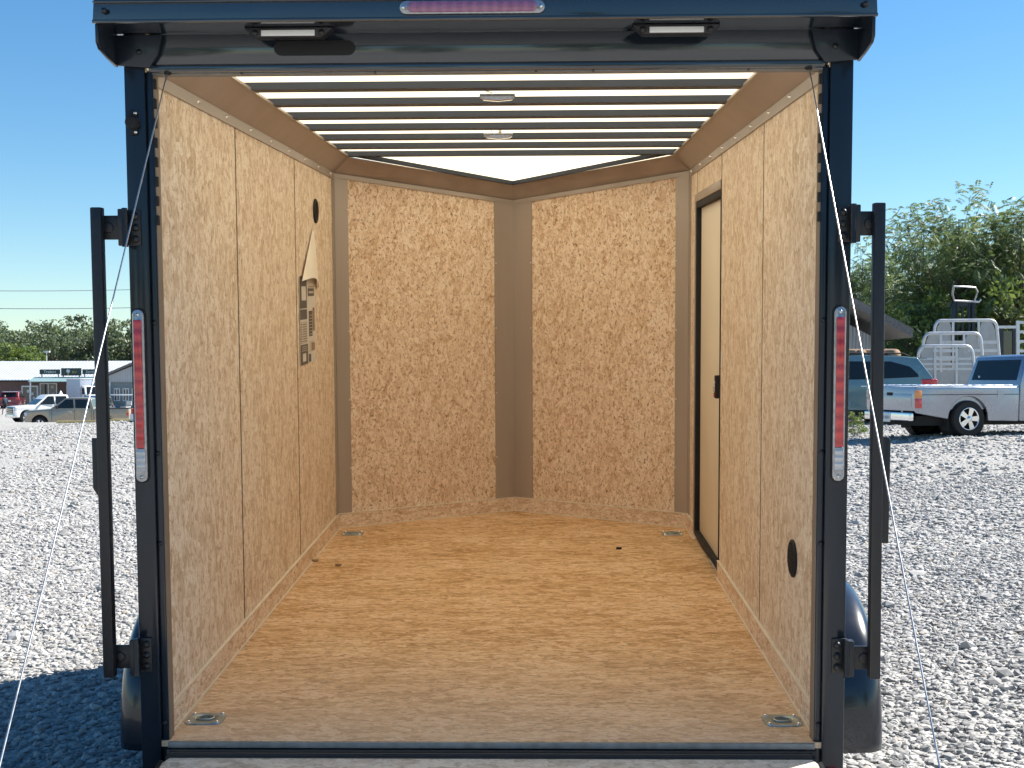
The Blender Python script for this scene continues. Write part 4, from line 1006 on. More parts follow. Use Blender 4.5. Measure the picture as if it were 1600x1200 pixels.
# traffic barrel, kerb
TB_O = pm('barrel_red', (.70, .06, .05), .5); 
cb = empty('traffic_drum', (0, 0, 0), 0, 'red and white plastic traffic drum standing at the end of the yellow kerb', 'barrel')
MB().lathe([(0, .62), (.11, .62), (.13, .6), (.13, .38)], (0, 0, 0), 'z', 16).build('upper_band', TB_O, cb)
MB().lathe([(.15, .379), (.16, .36), (.17, .05)], (0, 0, 0), 'z', 16).build('lower_band', WHITEP, cb)
MB().lathe([(0, .06), (.27, .06), (.28, .04), (.28, 0)], (0, 0, 0), 'z', 16).build('base', UNDER, cb)
place(cb, 209, 59)
YEL = pm('yellow_kerb_paint', (.62, .47, .20), .7, 0, .15, 3)
q0, q1 = gat(89, 60.5), gat(222, 60.5)
kb = MB()
for i in range(6):
    a = q0.lerp(q1, i/6); b = q0.lerp(q1, (i+1)/6-.004); za, zb_ = gz(a.x, a.y), gz(b.x, b.y)
    kb.add([(a.x, a.y-.1, za-.05), (b.x, b.y-.1, zb_-.05), (b.x, b.y+.1, zb_-.05), (a.x, a.y+.1, za-.05), (a.x, a.y-.09, za+.11), (b.x, b.y-.09, zb_+.11), (b.x, b.y+.09, zb_+.11), (a.x, a.y+.09, za+.11)],
           [(0, 1, 2, 3), (7, 6, 5, 4), (0, 4, 5, 1), (1, 5, 6, 2), (2, 6, 7, 3), (3, 7, 4, 0)])
o = kb.build('parking_kerb', YEL); tag(o, 'long low yellow kerb along the far edge of the gravel', 'kerb')

# ------------------------------------------------------------------ buildings
def corr(name, col, axis, freq, rough=.45, metal=.3):
    m, t, b = newmat(name)
    tc = N(t, 'ShaderNodeTexCoord'); sp = N(t, 'ShaderNodeSeparateXYZ'); t.links.new(tc.outputs['Object'], sp.inputs[0])
    v = math_(t, 'SINE', math_(t, 'MULTIPLY', sp.outputs[axis], freq*2*PI)); v = math_(t, 'POWER', math_(t, 'ABSOLUTE', v), 4)
    n = N(t, 'ShaderNodeTexNoise'); n.inputs['Scale'].default_value = .8; n.inputs['Detail'].default_value = 5; t.links.new(tc.outputs['Object'], n.inputs['Vector'])
    c = ramp(t, n.outputs[0], [(.3, tuple(x*.85 for x in col)), (.7, col)])
    c = mixc(t, math_(t, 'MULTIPLY', v, .6), c, tuple(x*.5 for x in col))
    t.links.new(c, b.inputs['Base Color']); b.inputs['Roughness'].default_value = rough; b.inputs['Metallic'].default_value = metal
    bp = N(t, 'ShaderNodeBump'); bp.inputs['Strength'].default_value = .6; bp.inputs['Distance'].default_value = .04; t.links.new(v, bp.inputs['Height']); t.links.new(bp.outputs[0], b.inputs['Normal'])
    return m
def brick(name, c1, c2, mortar, sc=4):
    m, t, b = newmat(name); tc = N(t, 'ShaderNodeTexCoord'); mp = N(t, 'ShaderNodeMapping'); mp.inputs['Rotation'].default_value = (PI/2, 0, 0); t.links.new(tc.outputs['Object'], mp.inputs[0])
    n = N(t, 'ShaderNodeTexBrick'); n.inputs['Scale'].default_value = sc; n.inputs['Color1'].default_value = (*c1, 1); n.inputs['Color2'].default_value = (*c2, 1); n.inputs['Mortar'].default_value = (*mortar, 1)
    t.links.new(mp.outputs[0], n.inputs['Vector']); t.links.new(n.outputs[0], b.inputs['Base Color']); b.inputs['Roughness'].default_value = .85; return m
MROOF = corr('metal_roof_white', (.72, .74, .75), 0, 1.3)
BRK = brick('brown_brick', (.17, .095, .085), (.12, .07, .065), (.20, .16, .15))
SIDG = corr('grey_siding', (.27, .31, .32), 2, 3.2, .7, 0)
GREENR = pm('green_fascia', (.20, .30, .31), .5)
WTRIM = pm('white_trim', (.72, .73, .72), .5)
SHINGLE = pm('grey_shingle', (.16, .155, .15), .9, 0, .25, 12, bump=.3)
SIGNG = pm('dark_green_sign', (.012, .05, .045), .4)
GOLD = pm('gold_paint', (.55, .36, .08), .45)
SHOPG = pm('shop_glass', (.018, .030, .035), .06, 0, .4, 1.2, coat=1)
# brick shop: local x to the right, y away, origin at the front wall base
B0 = at(-400, 632, 150); B0.z = -2.0; B1 = at(330, 632, 150)
hd = math.atan2(B1.y-B0.y, B1.x-B0.x)
shop = empty('shop_building', B0, hd, 'long brown brick shop building with a white metal roof and glazed entrance', 'building')
PXM = F/150
def sx(px): return (px+400)/PXM
SL = sx(330); DP = 14
MB().box(0, SL, 0, DP, 0, 2.98).build('wall', BRK, shop)
mb = MB(); mb.add([(-.6, -.7, 2.9), (SL+.6, -.7, 2.9), (SL+.6, DP/2, 5.15), (-.6, DP/2, 5.15), (-.6, DP+.7, 2.9), (SL+.6, DP+.7, 2.9),
    (-.6, -.7, 3.0), (SL+.6, -.7, 3.0), (SL+.6, DP/2, 5.25), (-.6, DP/2, 5.25), (-.6, DP+.7, 3.0), (SL+.6, DP+.7, 3.0)],
    [(6, 7, 8, 9), (9, 8, 11, 10), (0, 3, 2, 1), (3, 4, 5, 2), (0, 1, 7, 6), (4, 10, 11, 5), (0, 6, 9, 3), (3, 9, 10, 4), (1, 2, 8, 7), (2, 5, 11, 8)])
mb.build('roof', MROOF, shop)
mb = MB(); mb.prism([(-2.6, 2.72), (-2.6, 2.80), (-.71, 3.32), (-.71, 2.72)], 'x', sx(57), sx(178)); mb.build('porch_roof', GREENR, shop)
MB().box(0, SL, -.78, -.705, 2.78, 2.9).build('gutter', UNDER, shop)
mb = MB(); mb.box(-.1, .1, -2.5, -2.4, 0, 2.7); 
for px in (60, 176): 
    MB().box(sx(px)-.07, sx(px)+.07, -2.5, -2.36, 0, 2.72).build('porch_post', WTRIM, shop)
def glazing(x0, x1, z0, z1, nm, n=2, parent=None, y=0, fw=.08, glass=SHOPG):
    mb = MB(); mb.box(x0, x1, y-.03, y-.004, z0, z1); g = mb.build(nm, glass, parent or shop)
    mb = MB()
    mb.box(x0-fw, x0, y-.07, y-.002, z0-fw, z1+fw); mb.box(x1, x1+fw, y-.07, y-.002, z0-fw, z1+fw); mb.box(x0, x1, y-.07, y-.002, z1, z1+fw); mb.box(x0, x1, y-.07, y-.002, z0-fw, z0)
    for k in range(1, n): xx = x0+(x1-x0)*k/n; mb.box(xx-fw*.5, xx+fw*.5, y-.065, y-.031, z0, z1)
    mb.build('frame', WTRIM, g); return g
g = glazing(sx(36), sx(58), .08, 2.15, 'glass_door', 2, fw=.16)
for (a, z) in ((44, 1.5), (51, 1.2), (53, .7)): MB().box(sx(a)-.12, sx(a)+.12, -.045, -.031, z, z+.32).build('notice', WTRIM, g)
g = glazing(sx(64), sx(88), .6, 2.5, 'shop_window', 2, fw=.12)
for (a, z) in ((72, .9), (79, .8), (83, 1.2), (82, 2.0)): MB().box(sx(a)-.15, sx(a)+.15, -.045, -.031, z, z+.3).build('notice', INKL, g)
g = glazing(sx(105), sx(123), .5, 2.3, 'shop_window', 1, fw=.06)
for (a, z) in ((110, 1.6), (114, 1.1), (118, 1.4)): MB().box(sx(a)-.2, sx(a)+.2, -.045, -.031, z, z+.3).build('notice', INKL, g)
glazing(sx(-60), sx(-30), .9, 2.2, 'shop_window', 2)
for (a, b, z0, z1, txt, lab) in ((66, 98, 3.62, 4.18, 'Trailers', 'narrow dark green roof sign with white lettering, left of the middle sign'),
                            (99.5, 131, 3.45, 4.32, '', 'taller dark green roof sign with gold emblem, between the two narrow signs'),
                            (132.5, 164, 3.62, 4.18, 'Services', 'narrow dark green roof sign with white lettering, right of the middle sign')):
    sg = empty('roof_sign', B0 + Matrix.Rotation(hd, 3, 'Z') @ Vector((sx((a+b)/2), -.75, 3.1)), hd, lab, 'sign', 'signs on the shop roof')
    hw = (sx(b)-sx(a))/2
    MB().box(-hw, hw, -.06, .0, z0-3.1, z1-3.1).build('board', SIGNG, sg)
    for x in (-hw*.8, hw*.8): MB().box(x-.05, x+.05, .001, .07, -.2, z1-3.15).build('post', UNDER, sg)
    if txt: text_mesh(txt, .46, WTRIM, 'lettering', sg, (0, -.065, (z0+z1)/2-3.1), (PI/2, 0, 0), .004)
    else:
        MB().lathe([(.0, -.02), (.22, -.02), (.22, 0)], (-.35, -.061, (z0+z1)/2-3.0), 'y', 14).build('emblem', WTRIM, sg)
        MB().box(-.42, -.28, -.075, -.0605, .40, .62).build('emblem_stem', GOLD, sg)
        text_mesh('RV', .42, GOLD, 'lettering', sg, (.35, -.065, (z0+z1)/2-3.15), (PI/2, 0, 0), .004)
# box truck parked by the porch
bt = empty('box_truck', gat(137, 134), math.radians(-52), 'white box truck with a blue-grey side parked under the end of the shop porch', 'truck', lg)
BGREY = pm('truck_box_grey', (.42, .46, .53), .5)
MB().box(-3.2, 1.0, -1.15, 1.15, .8, 3.0).build('cargo_box', BGREY, bt, .03)
MB().box(-3.22, 1.02, -1.17, 1.17, 3.001, 3.12).build('box_roof', WHITEC, bt, .02)
MB().prism([(1.03, .5), (2.9, .5), (3.0, 1.3), (2.3, 1.45), (1.9, 2.3), (1.03, 2.4)], 'y', -1.0, 1.0).build('cab', WHITEC, bt, .05)
cross_panel(bt, 'windscreen', (2.3, 1.48), (1.92, 2.26), .85, .78, GLASS, .01)
for s in (-1, 1):
    MB().box(2.88, 3.02, *sorted((s*.6, s*.9)), .9, 1.15).build('headlight', HEADL, bt, .02)
    side_poly(bt, 'side_window', [(1.2, 1.5), (2.1, 1.5), (1.85, 2.15), (1.2, 2.15)], 2.0, 5, 0, GLASS, s)
    for x in (-2.2, 2.1): wheel_into(bt, x, s*.9, .42, .25, s, 5, .5)
# grey gabled building
G0 = at(171, 650, 134); G0.z = -2.0; PG = F/134
gb = empty('gabled_building', G0, hd, 'grey-sided building with white windows and a low shingled gable, right of the shop', 'building')
GW = 9.0; gr_ = 2.4
mb = MB(); mb.prism([(0, 0), (GW, 0), (GW, 3.35), (GW/2, 3.35+gr_*.75), (0, 3.35)], 'y', 0, 12); mb.build('wall', SIDG, gb)
MB().prism([(-.3, 2.75), (GW+.3, 2.75), (GW+.3, 3.3), (GW/2, 3.3+gr_*.75+.12), (-.3, 3.3)], 'y', -.14, -.02).build('gable_panel', corr('pale_gable', (.50, .51, .52), 0, 3, .6, 0), gb)
for (xa, xb) in ((-.7, GW/2), (GW+.7, GW/2)):
    za = 3.2; zb_ = 3.36+gr_*.75+.24
    MB().add([(xa, -.6, za), (xb, -.6, zb_), (xb, 12.4, zb_), (xa, 12.4, za), (xa, -.6, za+.22), (xb, -.6, zb_+.22), (xb, 12.4, zb_+.22), (xa, 12.4, za+.22)],
        [(0, 1, 2, 3), (7, 6, 5, 4), (0, 4, 5, 1), (1, 5, 6, 2), (2, 6, 7, 3), (3, 7, 4, 0)]).build('roof_slope', SHINGLE, gb)
for px in (183, 197, 211):
    x = (px-171)/PG; glazing(x-.24, x+.24, .85, 2.0, 'window', 2, gb, 0, .08)
MB().box(-.0, .14, -.1, -.001, 0, 3.2).build('corner_board', WTRIM, gb)

# shed behind the parked cars on the right
H0 = at(1392, 600, 39); H0.z = gz(H0.x, H0.y)-.2
shed = empty('metal_shed', H0, 0, 'light corrugated metal shed with a dark sloping roof at the foot of the trees', 'shed')
CORL = corr('corrugated_light', (.36, .38, .40), 0, 5, .5, .4)
zo = at(1392, 516, 39).z-H0.z
mb = MB(); mb.prism([(-5.6, 0), (-.35, 0), (-.35, zo-.3), (-2.9, zo+1.05), (-5.6, zo-.3)], 'y', 0, 3.2); mb.build('wall', CORL, shed)
for (xa, xb) in ((.35, -2.95), (-6.3, -2.95)):
    mb = MB(); za, zb_ = zo-.25, zo+1.5
    mb.add([(xa, -1.1, za), (xb, -1.1, zb_), (xb, 3.4, zb_), (xa, 3.4, za), (xa, -1.1, za+.26), (xb, -1.1, zb_+.26), (xb, 3.4, zb_+.26), (xa, 3.4, za+.26)],
        [(0, 1, 2, 3), (7, 6, 5, 4), (0, 4, 5, 1), (1, 5, 6, 2), (2, 6, 7, 3), (3, 7, 4, 0)]); mb.build('roof_slope', SHINGLE, shed)
# log pile
LOG = pm('log_bark', (.30, .20, .13), .9, 0, .35, 14, bump=.5)
q = at(1362, 552, 35)
for i in range(9):
    o = MB().lathe([(0, -1.2), (.15, -1.2), (.16, -1.0), (.15, 1.2), (0, 1.2)], (0, 0, 0), 'y', 12).build('log', LOG)
    row = 0 if i < 5 else 1
    o.location = (q.x-1.3+.34*(i if row == 0 else i-4.5), q.y, q.z-.35+row*.29); o.rotation_euler = (0, 0, .1*(i % 3-1)+.3)
    tag(o, ('cut log in the bottom row of the pile in front of the shed' if row == 0 else 'cut log in the top row of the pile in front of the shed'), 'log', 'cut logs piled by the shed')
STAND = pm('concrete_block', (.30, .29, .28), .9)
o = MB().box(-2.2, 1.4, -1.0, 1.0, -1.7, -.50).build('log_stand', STAND, None, .03); o.location = (q.x-.6, q.y, q.z); tag(o, 'low concrete stand carrying the cut logs', 'stand')

# ------------------------------------------------------------------ aluminium truck-bed headboards
AL = pm('bright_aluminium', (.60, .61, .62), .38, .55, .08, 6)
ALD = pm('dull_aluminium_sheet', (.42, .415, .40), .5, .4, .12, 5)
def headboard(px0, px1, pytop, pybot, d, lab, rz=math.radians(-6)):
    wd = (px1-px0)*d/F; ht = (pybot-pytop)*d/F
    c = at((px0+px1)/2, pybot, d); g0 = c.z-gz(c.x, c.y)
    r = empty('truck_bed_headboard', (c.x, c.y, gz(c.x, c.y)), rz, lab, 'truck bed rack', 'aluminium truck-bed headboards stacked behind the suv')
    z0, z1 = g0, g0+ht; hw = wd/2; rr = .22; base = 0.02
    def frame_pts(inset):
        a = hw-inset; top = z1-inset; tx = a*.74; R_ = max(.05, rr-inset)
        L_ = [(-a, base), (-a*.94, z0*.8+z1*.2), (-tx-R_*.55, top-R_)]+[(-tx-R_*.5+R_*(1-math.cos(t))*.9, top-R_+R_*math.sin(t)) for t in np.linspace(.25, PI/2, 5)]
        return L_+[(-x, z) for x, z in reversed(L_)]
    pts = frame_pts(0.03)
    MB().tube([(x, 0, z) for x, z in pts], .045, 8).build('frame', AL, r)
    # louvred sheet inside, built of strips so that the slots are real openings
    a = hw-.06
    MB().box(-a, a, -.01, .01, base+.3, z0+ht*.30).build('lower_sheet', ALD, r)
    for k in range(3):
        zz = z0+ht*(.36+.13*k); MB().box(-a*(.95-.04*k), a*(.95-.04*k), -.012, .012, zz, zz+ht*.05).build('cross_bar', AL, r)
    for s in (-1, 1): MB().prism([(s*a*.97, z0+ht*.30), (s*a*.42, z0+ht*.30), (s*a*.42, z0+ht*.50), (s*a*.40, z1-.24), (s*a*.46, z1-.06), (s*a*.72, z1-.07), (s*a*.80, z1-.22)], 'y', -.009, .009).build('corner_sheet', ALD, r)
    MB().box(-a*.72, a*.72, -.015, .015, z1-.075, z1-.035).build('top_strip', AL, r)
    for x in (-a*.36, a*.36): MB().box(x-.03, x+.03, -.05, -.013, base, z1-.03).build('upright', AL, r)
    return r
headboard(1452, 1566, 499, 600, 36.5, 'tallest aluminium truck-bed headboard, rearmost of the three')
headboard(1436, 1540, 519, 600, 35.4, 'middle aluminium truck-bed headboard of the three')
headboard(1429, 1526, 539, 600, 34.3, 'lowest aluminium truck-bed headboard, foremost of the three')
# big curved side leg catching the light is part of the rearmost rack; ladder rack at the frame edge
q = at(1606, 560, 34); r = empty('stake_rack', (q.x, q.y, gz(q.x, q.y)), 0, 'white aluminium stake rack standing at the right edge beyond the pickup cab', 'rack')
zt = at(1606, 501, 34).z-gz(q.x, q.y)
for x in (-.26, .9): MB().box(x-.04, x+.04, -.03, .03, 0, zt).build('upright', AL, r)
for k in range(8): MB().box(-.219, .859, -.02, .02, zt-.08-k*.25, zt-.01-k*.25).build('rail', AL, r)
# forklift mast
FLK = pm('forklift_black', (.03, .035, .04), .5, .3)
q = at(1505, 600, 41); g0 = gz(q.x, q.y); r = empty('forklift', (q.x, q.y, g0), 0, 'black forklift with its mast and overhead guard rising behind the aluminium headboards', 'forklift')
def zz(py, d=41): return at(1500, py, d).z-g0
for s in (-1, 1):
    MB().box(*sorted((s*.26, s*.36)), -.06, .08, 0, zz(474)).build('mast_rail', FLK, r, .01)
    MB().box(*sorted((s*.16, s*.22)), -.02, .12, .2, zz(470)).build('mast_rail', FLK, r, .01)
    MB().box(*sorted((s*.18, s*.30)), -1.3, -.07, .08, .14).build('fork', FLK, r)
MB().tube([(0, .05, .2), (0, .05, zz(480))], .05, 8).build('lift_cylinder', FLK, r)
MB().box(-.45, .45, -.12, -.065, .1, .6).build('carriage', FLK, r)
MB().box(-.5, .5, .3, 2.0, .3, 1.15).build('body', pm('forklift_orange', (.35, .10, .03), .5), r, .05)
MB().box(-.5, .5, .3, 2.0, 0.3, 0.31).build('floor', FLK, r)
w0, w1 = .42, .40
top = [(-w0, -.35, zz(452)), (w0*.45, -.35, zz(450)), (w0*.75, -.25, zz(455))]
MB().tube([(-.45, -.5, zz(449)), (.22, -.5, zz(451)), (.36, -.3, zz(457)), (.36, .0, zz(470))], .028, 6).build('guard_bar', AL, r)
MB().tube([(-.45, -.5, zz(449)), (-.40, -.2, zz(460)), (-.28, 0, zz(470)), (.5, 0, zz(472)), (.56, .0, zz(468))], .035, 6).build('guard_bar', AL, r)
MB().box(-.42, .42, .0, .1, zz(479), zz(473)).build('mast_head', FLK, r)
for sx_ in (-.45, .45):
    for y in (.5, 1.7): MB().lathe([(0, -.1), (.28, -.1), (.3, 0), (.28, .1), (0, .1)], (sx_, y, .3), 'x', 20).build('wheel', RUB, r)
    MB().tube([(sx_, .4, 1.1), (sx_, .6, 2.1), (sx_, 1.8, 2.1), (sx_, 1.9, 1.1)], .04, 6).build('guard_post', FLK, r)
# grey post pair left of the stake rack
q = at(1574, 600, 37); g0 = gz(q.x, q.y); r = empty('loading_frame', (q.x, q.y, g0), 0, 'dark steel frame with a pale top bar between the headboards and the stake rack', 'frame')
zt = at(1574, 509, 37).z-g0
for x in (-.17, .19): MB().box(x-.05, x+.05, -.04, .04, 0, zt-.08).build('upright', FLK, r)
MB().box(-.27, .27, -.07, .07, zt-.079, zt).build('top_bar', AL, r)
MB().box(-.119, .139, -.01, .01, .5, zt-.15).build('mesh_panel', SHOPG, r)

# ------------------------------------------------------------------ power lines and poles
WIRE = pm('power_cable', (.22, .26, .30), .6)
POLEM = pm('weathered_pole', (.16, .13, .11), .9, 0, .2, 8)
pa, pb_ = at(-260, 478, 118), at(480, 462, 132)
for (nm, q, lab) in (('utility_pole', pa, 'wooden utility pole carrying the two cables, beyond the left edge'), ('utility_pole', pb_, 'wooden utility pole carrying the two cables, behind the trailer')):
    z0 = -2.0 if q.x < 0 else gz(q.x, q.y)
    r = empty(nm, (q.x, q.y, z0), 0, lab, 'pole', 'utility poles'); hz = at(100, 446, 120).z-z0+.4
    MB().tube([(0, 0, 0), (0, 0, hz)], [.16, .11], 10).build('pole', POLEM, r); MB().box(-1.0, 1.0, -.06, .06, hz-.5, hz-.38).build('crossarm', POLEM, r)
for (ya, yb, yc, lab) in ((454, 453.5, 449, 'upper of the two power cables crossing the sky on the left'), (481, 481.5, 478, 'lower of the two power cables crossing the sky on the left')):
    A0, A1 = at(-260, ya-4, 118), at(480, yc-8, 132); pts = []
    for k in range(25):
        t = k/24; p = A0.lerp(A1, t); p.z -= .9*math.sin(PI*t)*.6; pts.append(p)
    o = MB().tube(pts, .035, 5).build('power_cable', WIRE); tag(o, lab, 'cable', 'power cables')
lpo = gat(73, 172, -2.0); r = empty('lamp_pole', lpo, 0, 'thin lamp pole rising above the shop roof in front of the tree line', 'lamp post')
zt = at(73, 551, 172).z+2.0
MB().tube([(0, 0, 0), (0, 0, zt)], .07, 8).build('pole', WTRIM, r); MB().box(-.45, .45, -.15, .15, zt, zt+.22).build('lamp_head', WTRIM, r, .03)

# ------------------------------------------------------------------ person by the maroon suv
pp_ = at(8, 643, 112); 
def person():
    V_ = [(0, 0, .95), (0, 0, 1.15), (0, 0, 1.36), (0, 0, 1.46), (0, .02, 1.53), (0, .03, 1.66), (0, .02, 1.74),
          (-.17, 0, 1.40), (-.24, -.02, 1.15), (-.22, .12, .95), (.17, 0, 1.40), (.25, .02, 1.14), (.24, .08, .92),
          (-.09, .02, .90), (-.11, .16, .50), (-.11, .24, .08), (-.11, .38, .04), (.09, -.02, .90), (.10, -.06, .50), (.10, -.26, .12), (.10, -.16, .04)]
    E_ = [(0, 1), (1, 2), (2, 3), (3, 4), (4, 5), (5, 6), (2, 7), (7, 8), (8, 9), (2, 10), (10, 11), (11, 12), (0, 13), (13, 14), (14, 15), (15, 16), (0, 17), (17, 18), (18, 19), (19, 20)]
    Rr_ = [.15, .14, .17, .07, .055, .10, .06, .065, .05, .035, .065, .05, .035, .095, .06, .045, .035, .095, .06, .045, .035]
    me = bpy.data.meshes.new('person'); me.from_pydata(V_, E_, []); o = bpy.data.objects.new('person', me); COL.objects.link(o)
    bm = bmesh.new(); bm.from_mesh(me); sl_ = bm.verts.layers.skin.verify(); bm.verts.ensure_lookup_table()
    for i, v in enumerate(bm.verts): v[sl_].radius = (Rr_[i], Rr_[i]); v[sl_].use_root = (i == 0)
    bm.to_mesh(me); bm.free()
    o.modifiers.new('skin', 'SKIN'); m = o.modifiers.new('sub', 'SUBSURF'); m.levels = 2; m.render_levels = 2
    mt, t, b = newmat('person_colours'); tc = N(t, 'ShaderNodeTexCoord'); sp = N(t, 'ShaderNodeSeparateXYZ'); t.links.new(tc.outputs['Object'], sp.inputs[0])
    c = ramp(t, math_(t, 'DIVIDE', sp.outputs[2], 2.), [(0, (.03, .03, .03)), (.04, (.35, .22, .16)), (.26, (.02, .022, .03)), (.50, (.02, .03, .05)), (.765, (.35, .22, .16)), (.85, (.04, .03, .02))], 'CONSTANT')
    t.links.new(c, b.inputs['Base Color']); b.inputs['Roughness'].default_value = .8
    me.materials.append(mt); return o
o = person(); o.location = (pp_.x, pp_.y, -2.0); o.rotation_euler = (0, 0, .9)
tag(o, 'person in dark shirt and shorts walking beside the maroon suv', 'person')

# ------------------------------------------------------------------ trees
def leafmat(name, c0, c1, tr=.35):
    m, t, b = newmat(name); t.nodes.remove(b)
    g = N(t, 'ShaderNodeNewGeometry'); c = ramp(t, g.outputs['Random Per Island'], [(0, c0), (1, c1)])
    df = N(t, 'ShaderNodeBsdfPrincipled'); df.inputs['Roughness'].default_value = .45; df.inputs['Specular IOR Level'].default_value = .35; t.links.new(c, df.inputs['Base Color'])
    tl = N(t, 'ShaderNodeBsdfTranslucent'); cc = mixc(t, .5, c, (.22, .30, .04)); t.links.new(cc, tl.inputs[0])
    mx = N(t, 'ShaderNodeMixShader'); mx.inputs[0].default_value = tr; t.links.new(df.outputs[0], mx.inputs[1]); t.links.new(tl.outputs[0], mx.inputs[2])
    t.links.new(mx.outputs[0], t.nodes['Material Output'].inputs[0]); return m
LF1 = leafmat('leaf_bright', (.09, .135, .05), (.20, .26, .12)); LF2 = leafmat('leaf_dark', (.055, .088, .036), (.115, .16, .07))
LF3 = leafmat('leaf_far_haze', (.10, .13, .085), (.17, .21, .13), .3); LF5 = leafmat('leaf_far_haze_dark', (.06, .085, .06), (.11, .14, .095), .25); LF4 = leafmat('leaf_yellow_green', (.10, .15, .03), (.19, .25, .06))  # far leaf colours lightened in place of distance haze
BARK = pm('bark', (.13, .10, .075), .9, 0, .3, 12, bump=.4)
def rand_rot(n, droop=0):
    q = rng.normal(size=(n, 3)); q /= np.linalg.norm(q, axis=1)[:, None]; return q
def tree_meshes(nm, H, R, nclump, nleaf, comp, leaf, mats, base=.25, seed=1, trunk_r=.14, darkfrac=.4, squash=1.):
    """trunk+limbs mesh and foliage mesh; comp: number of leaflet pairs per compound leaf (0 = single leaf cards)"""
    g = np.random.default_rng(seed)
    cl = []
    while len(cl) < nclump:
        p = g.uniform(-1, 1, 3); rr = np.linalg.norm(p)
        if rr > 1 or rr < .25: continue
        if g.random() > rr**1.2+.12: continue
        if p[2] < -.2 and g.random() < .35: continue
        cl.append(p)
    cl = np.array(cl); zc = H*(base+(1-base)/2)
    C_ = np.stack([cl[:, 0]*R, cl[:, 1]*R*squash, zc+cl[:, 2]*H*(1-base)/2], 1)
    mb = MB(); lean = g.uniform(-.3, .3, 2)
    tp_ = [Vector((lean[0]*t*t, lean[1]*t*t, H*.85*t)) for t in (0, .2, .4, .6, .8, 1)]
    mb.tube(tp_, [trunk_r*(1-.85*t) for t in (0, .2, .4, .6, .8, 1)], 8)
    for c in C_[:: max(1, nclump//45)]:
        t = min(.95, max(.15, (c[2]-.25*R)/(H*.85)*.8)); k = t*5; i = min(4, int(k)); s_ = tp_[i].lerp(tp_[i+1], k-i)
        e = Vector(c); m_ = s_.lerp(e, .5)+Vector((0, 0, -.08*R)); r0 = trunk_r*(1-.85*t)*.5
        mb.tube([s_, s_.lerp(m_, .6), m_, e], [r0, r0*.8, r0*.5, .008], 5)
    vs = []; mi = []
    csz = g.uniform(.5, 1.2, nclump)*R*.25
    for ci in range(nclump):
        n = int(nleaf*csz[ci]/(R*.26)); dk = g.random() < darkfrac
        P = C_[ci]+np.clip(g.normal(size=(n, 3)), -1.5, 1.5)*csz[ci]*np.array([.62, .62, .45])
        if comp:
            d = g.normal(size=(n, 3)); d[:, 2] = d[:, 2]*.35-.25+.4*(cl[ci, 2] > .4); d += (P-C_[ci])/csz[ci]*.6; d /= np.linalg.norm(d, axis=1)[:, None]
            up = np.array([0, 0, 1.]); sd_ = np.cross(d, up); sd_ /= (np.linalg.norm(sd_, axis=1)[:, None]+1e-6); nn = np.cross(sd_, d)
            Lr = leaf*g.uniform(.75, 1.2, n)[:, None]
            for j in range(comp):
                f = (j+.6)/comp
                org = P+d*Lr*f-np.array([0, 0, 1.])*Lr*.35*f*f
                for s_ in (-1, 1):
                    ll = Lr*.42*(1-.45*abs(f-.45)); ax = sd_*s_*.85+d*.45-nn*.15; ax[:, 2] -= .25+g.uniform(0, .3, n)
                    wv = np.cross(ax, nn); wv /= (np.linalg.norm(wv, axis=1)[:, None]+1e-6); wv *= ll*.15
                    vs.append(np.stack([org, org+ax*ll*.45+wv, org+ax*ll, org+ax*ll*.45-wv], 1)); mi.append(np.full(n, 1 if dk else 0))
        else:
            a = g.normal(size=(n, 3)); a /= np.linalg.norm(a, axis=1)[:, None]; b = np.cross(a, g.normal(size=(n, 3))); b /= (np.linalg.norm(b, axis=1)[:, None]+1e-6)
            s1 = leaf*g.uniform(.6, 1.3, n)[:, None]; a *= s1; b *= s1*.55
            vs.append(np.stack([P-a, P+b*.9, P+a, P-b*.9], 1)); mi.append(np.full(n, 1 if dk else 0))
    vs = np.concatenate(vs); mi = np.concatenate(mi); n = len(vs)
    me = np_mesh(nm+'_crown', vs.reshape(-1, 3), np.arange(n*4).reshape(n, 4), mats, False, mi)
    tm = mb.build('trunk', BARK); td = tm.data; bpy.data.objects.remove(tm)
    return td, me
def add_tree(nm, ms, loc, rz, sc, label, group, cat='tree'):
    r = empty(nm, loc, rz, label, cat, group); r.scale = sc if isinstance(sc, tuple) else (sc, sc, sc)
    for n_, d_ in (('trunk', ms[0]), ('crown', ms[1])):
        o = bpy.data.objects.new(n_, d_); COL.objects.link(o); o.parent = r
    return r
TA = tree_meshes('walnut', 8, 3.0, 80, 34, 7, .42, [LF1, LF2], .12, 3)
TB_ = tree_meshes('walnut_b', 8, 3.2, 70, 34, 7, .42, [LF1, LF2], .10, 8, darkfrac=.5)
TS = tree_meshes('bush', 3.2, 1.7, 40, 60, 0, .10, [LF4, LF1], .02, 12, trunk_r=.05)
TF = tree_meshes('far_tree', 10, 3.6, 60, 60, 0, .26, [LF3, LF5], .1, 15, trunk_r=.2)
TF2 = tree_meshes('far_tree_b', 10, 4.2, 70, 60, 0, .26, [LF3, LF5], .05, 21, trunk_r=.2)
TL = tree_meshes('light_tree', 7, 3.0, 50, 70, 0, .22, [LF4, LF1], .05, 25, trunk_r=.15)
rg = 'leafy trees behind the parked vehicles on the right'
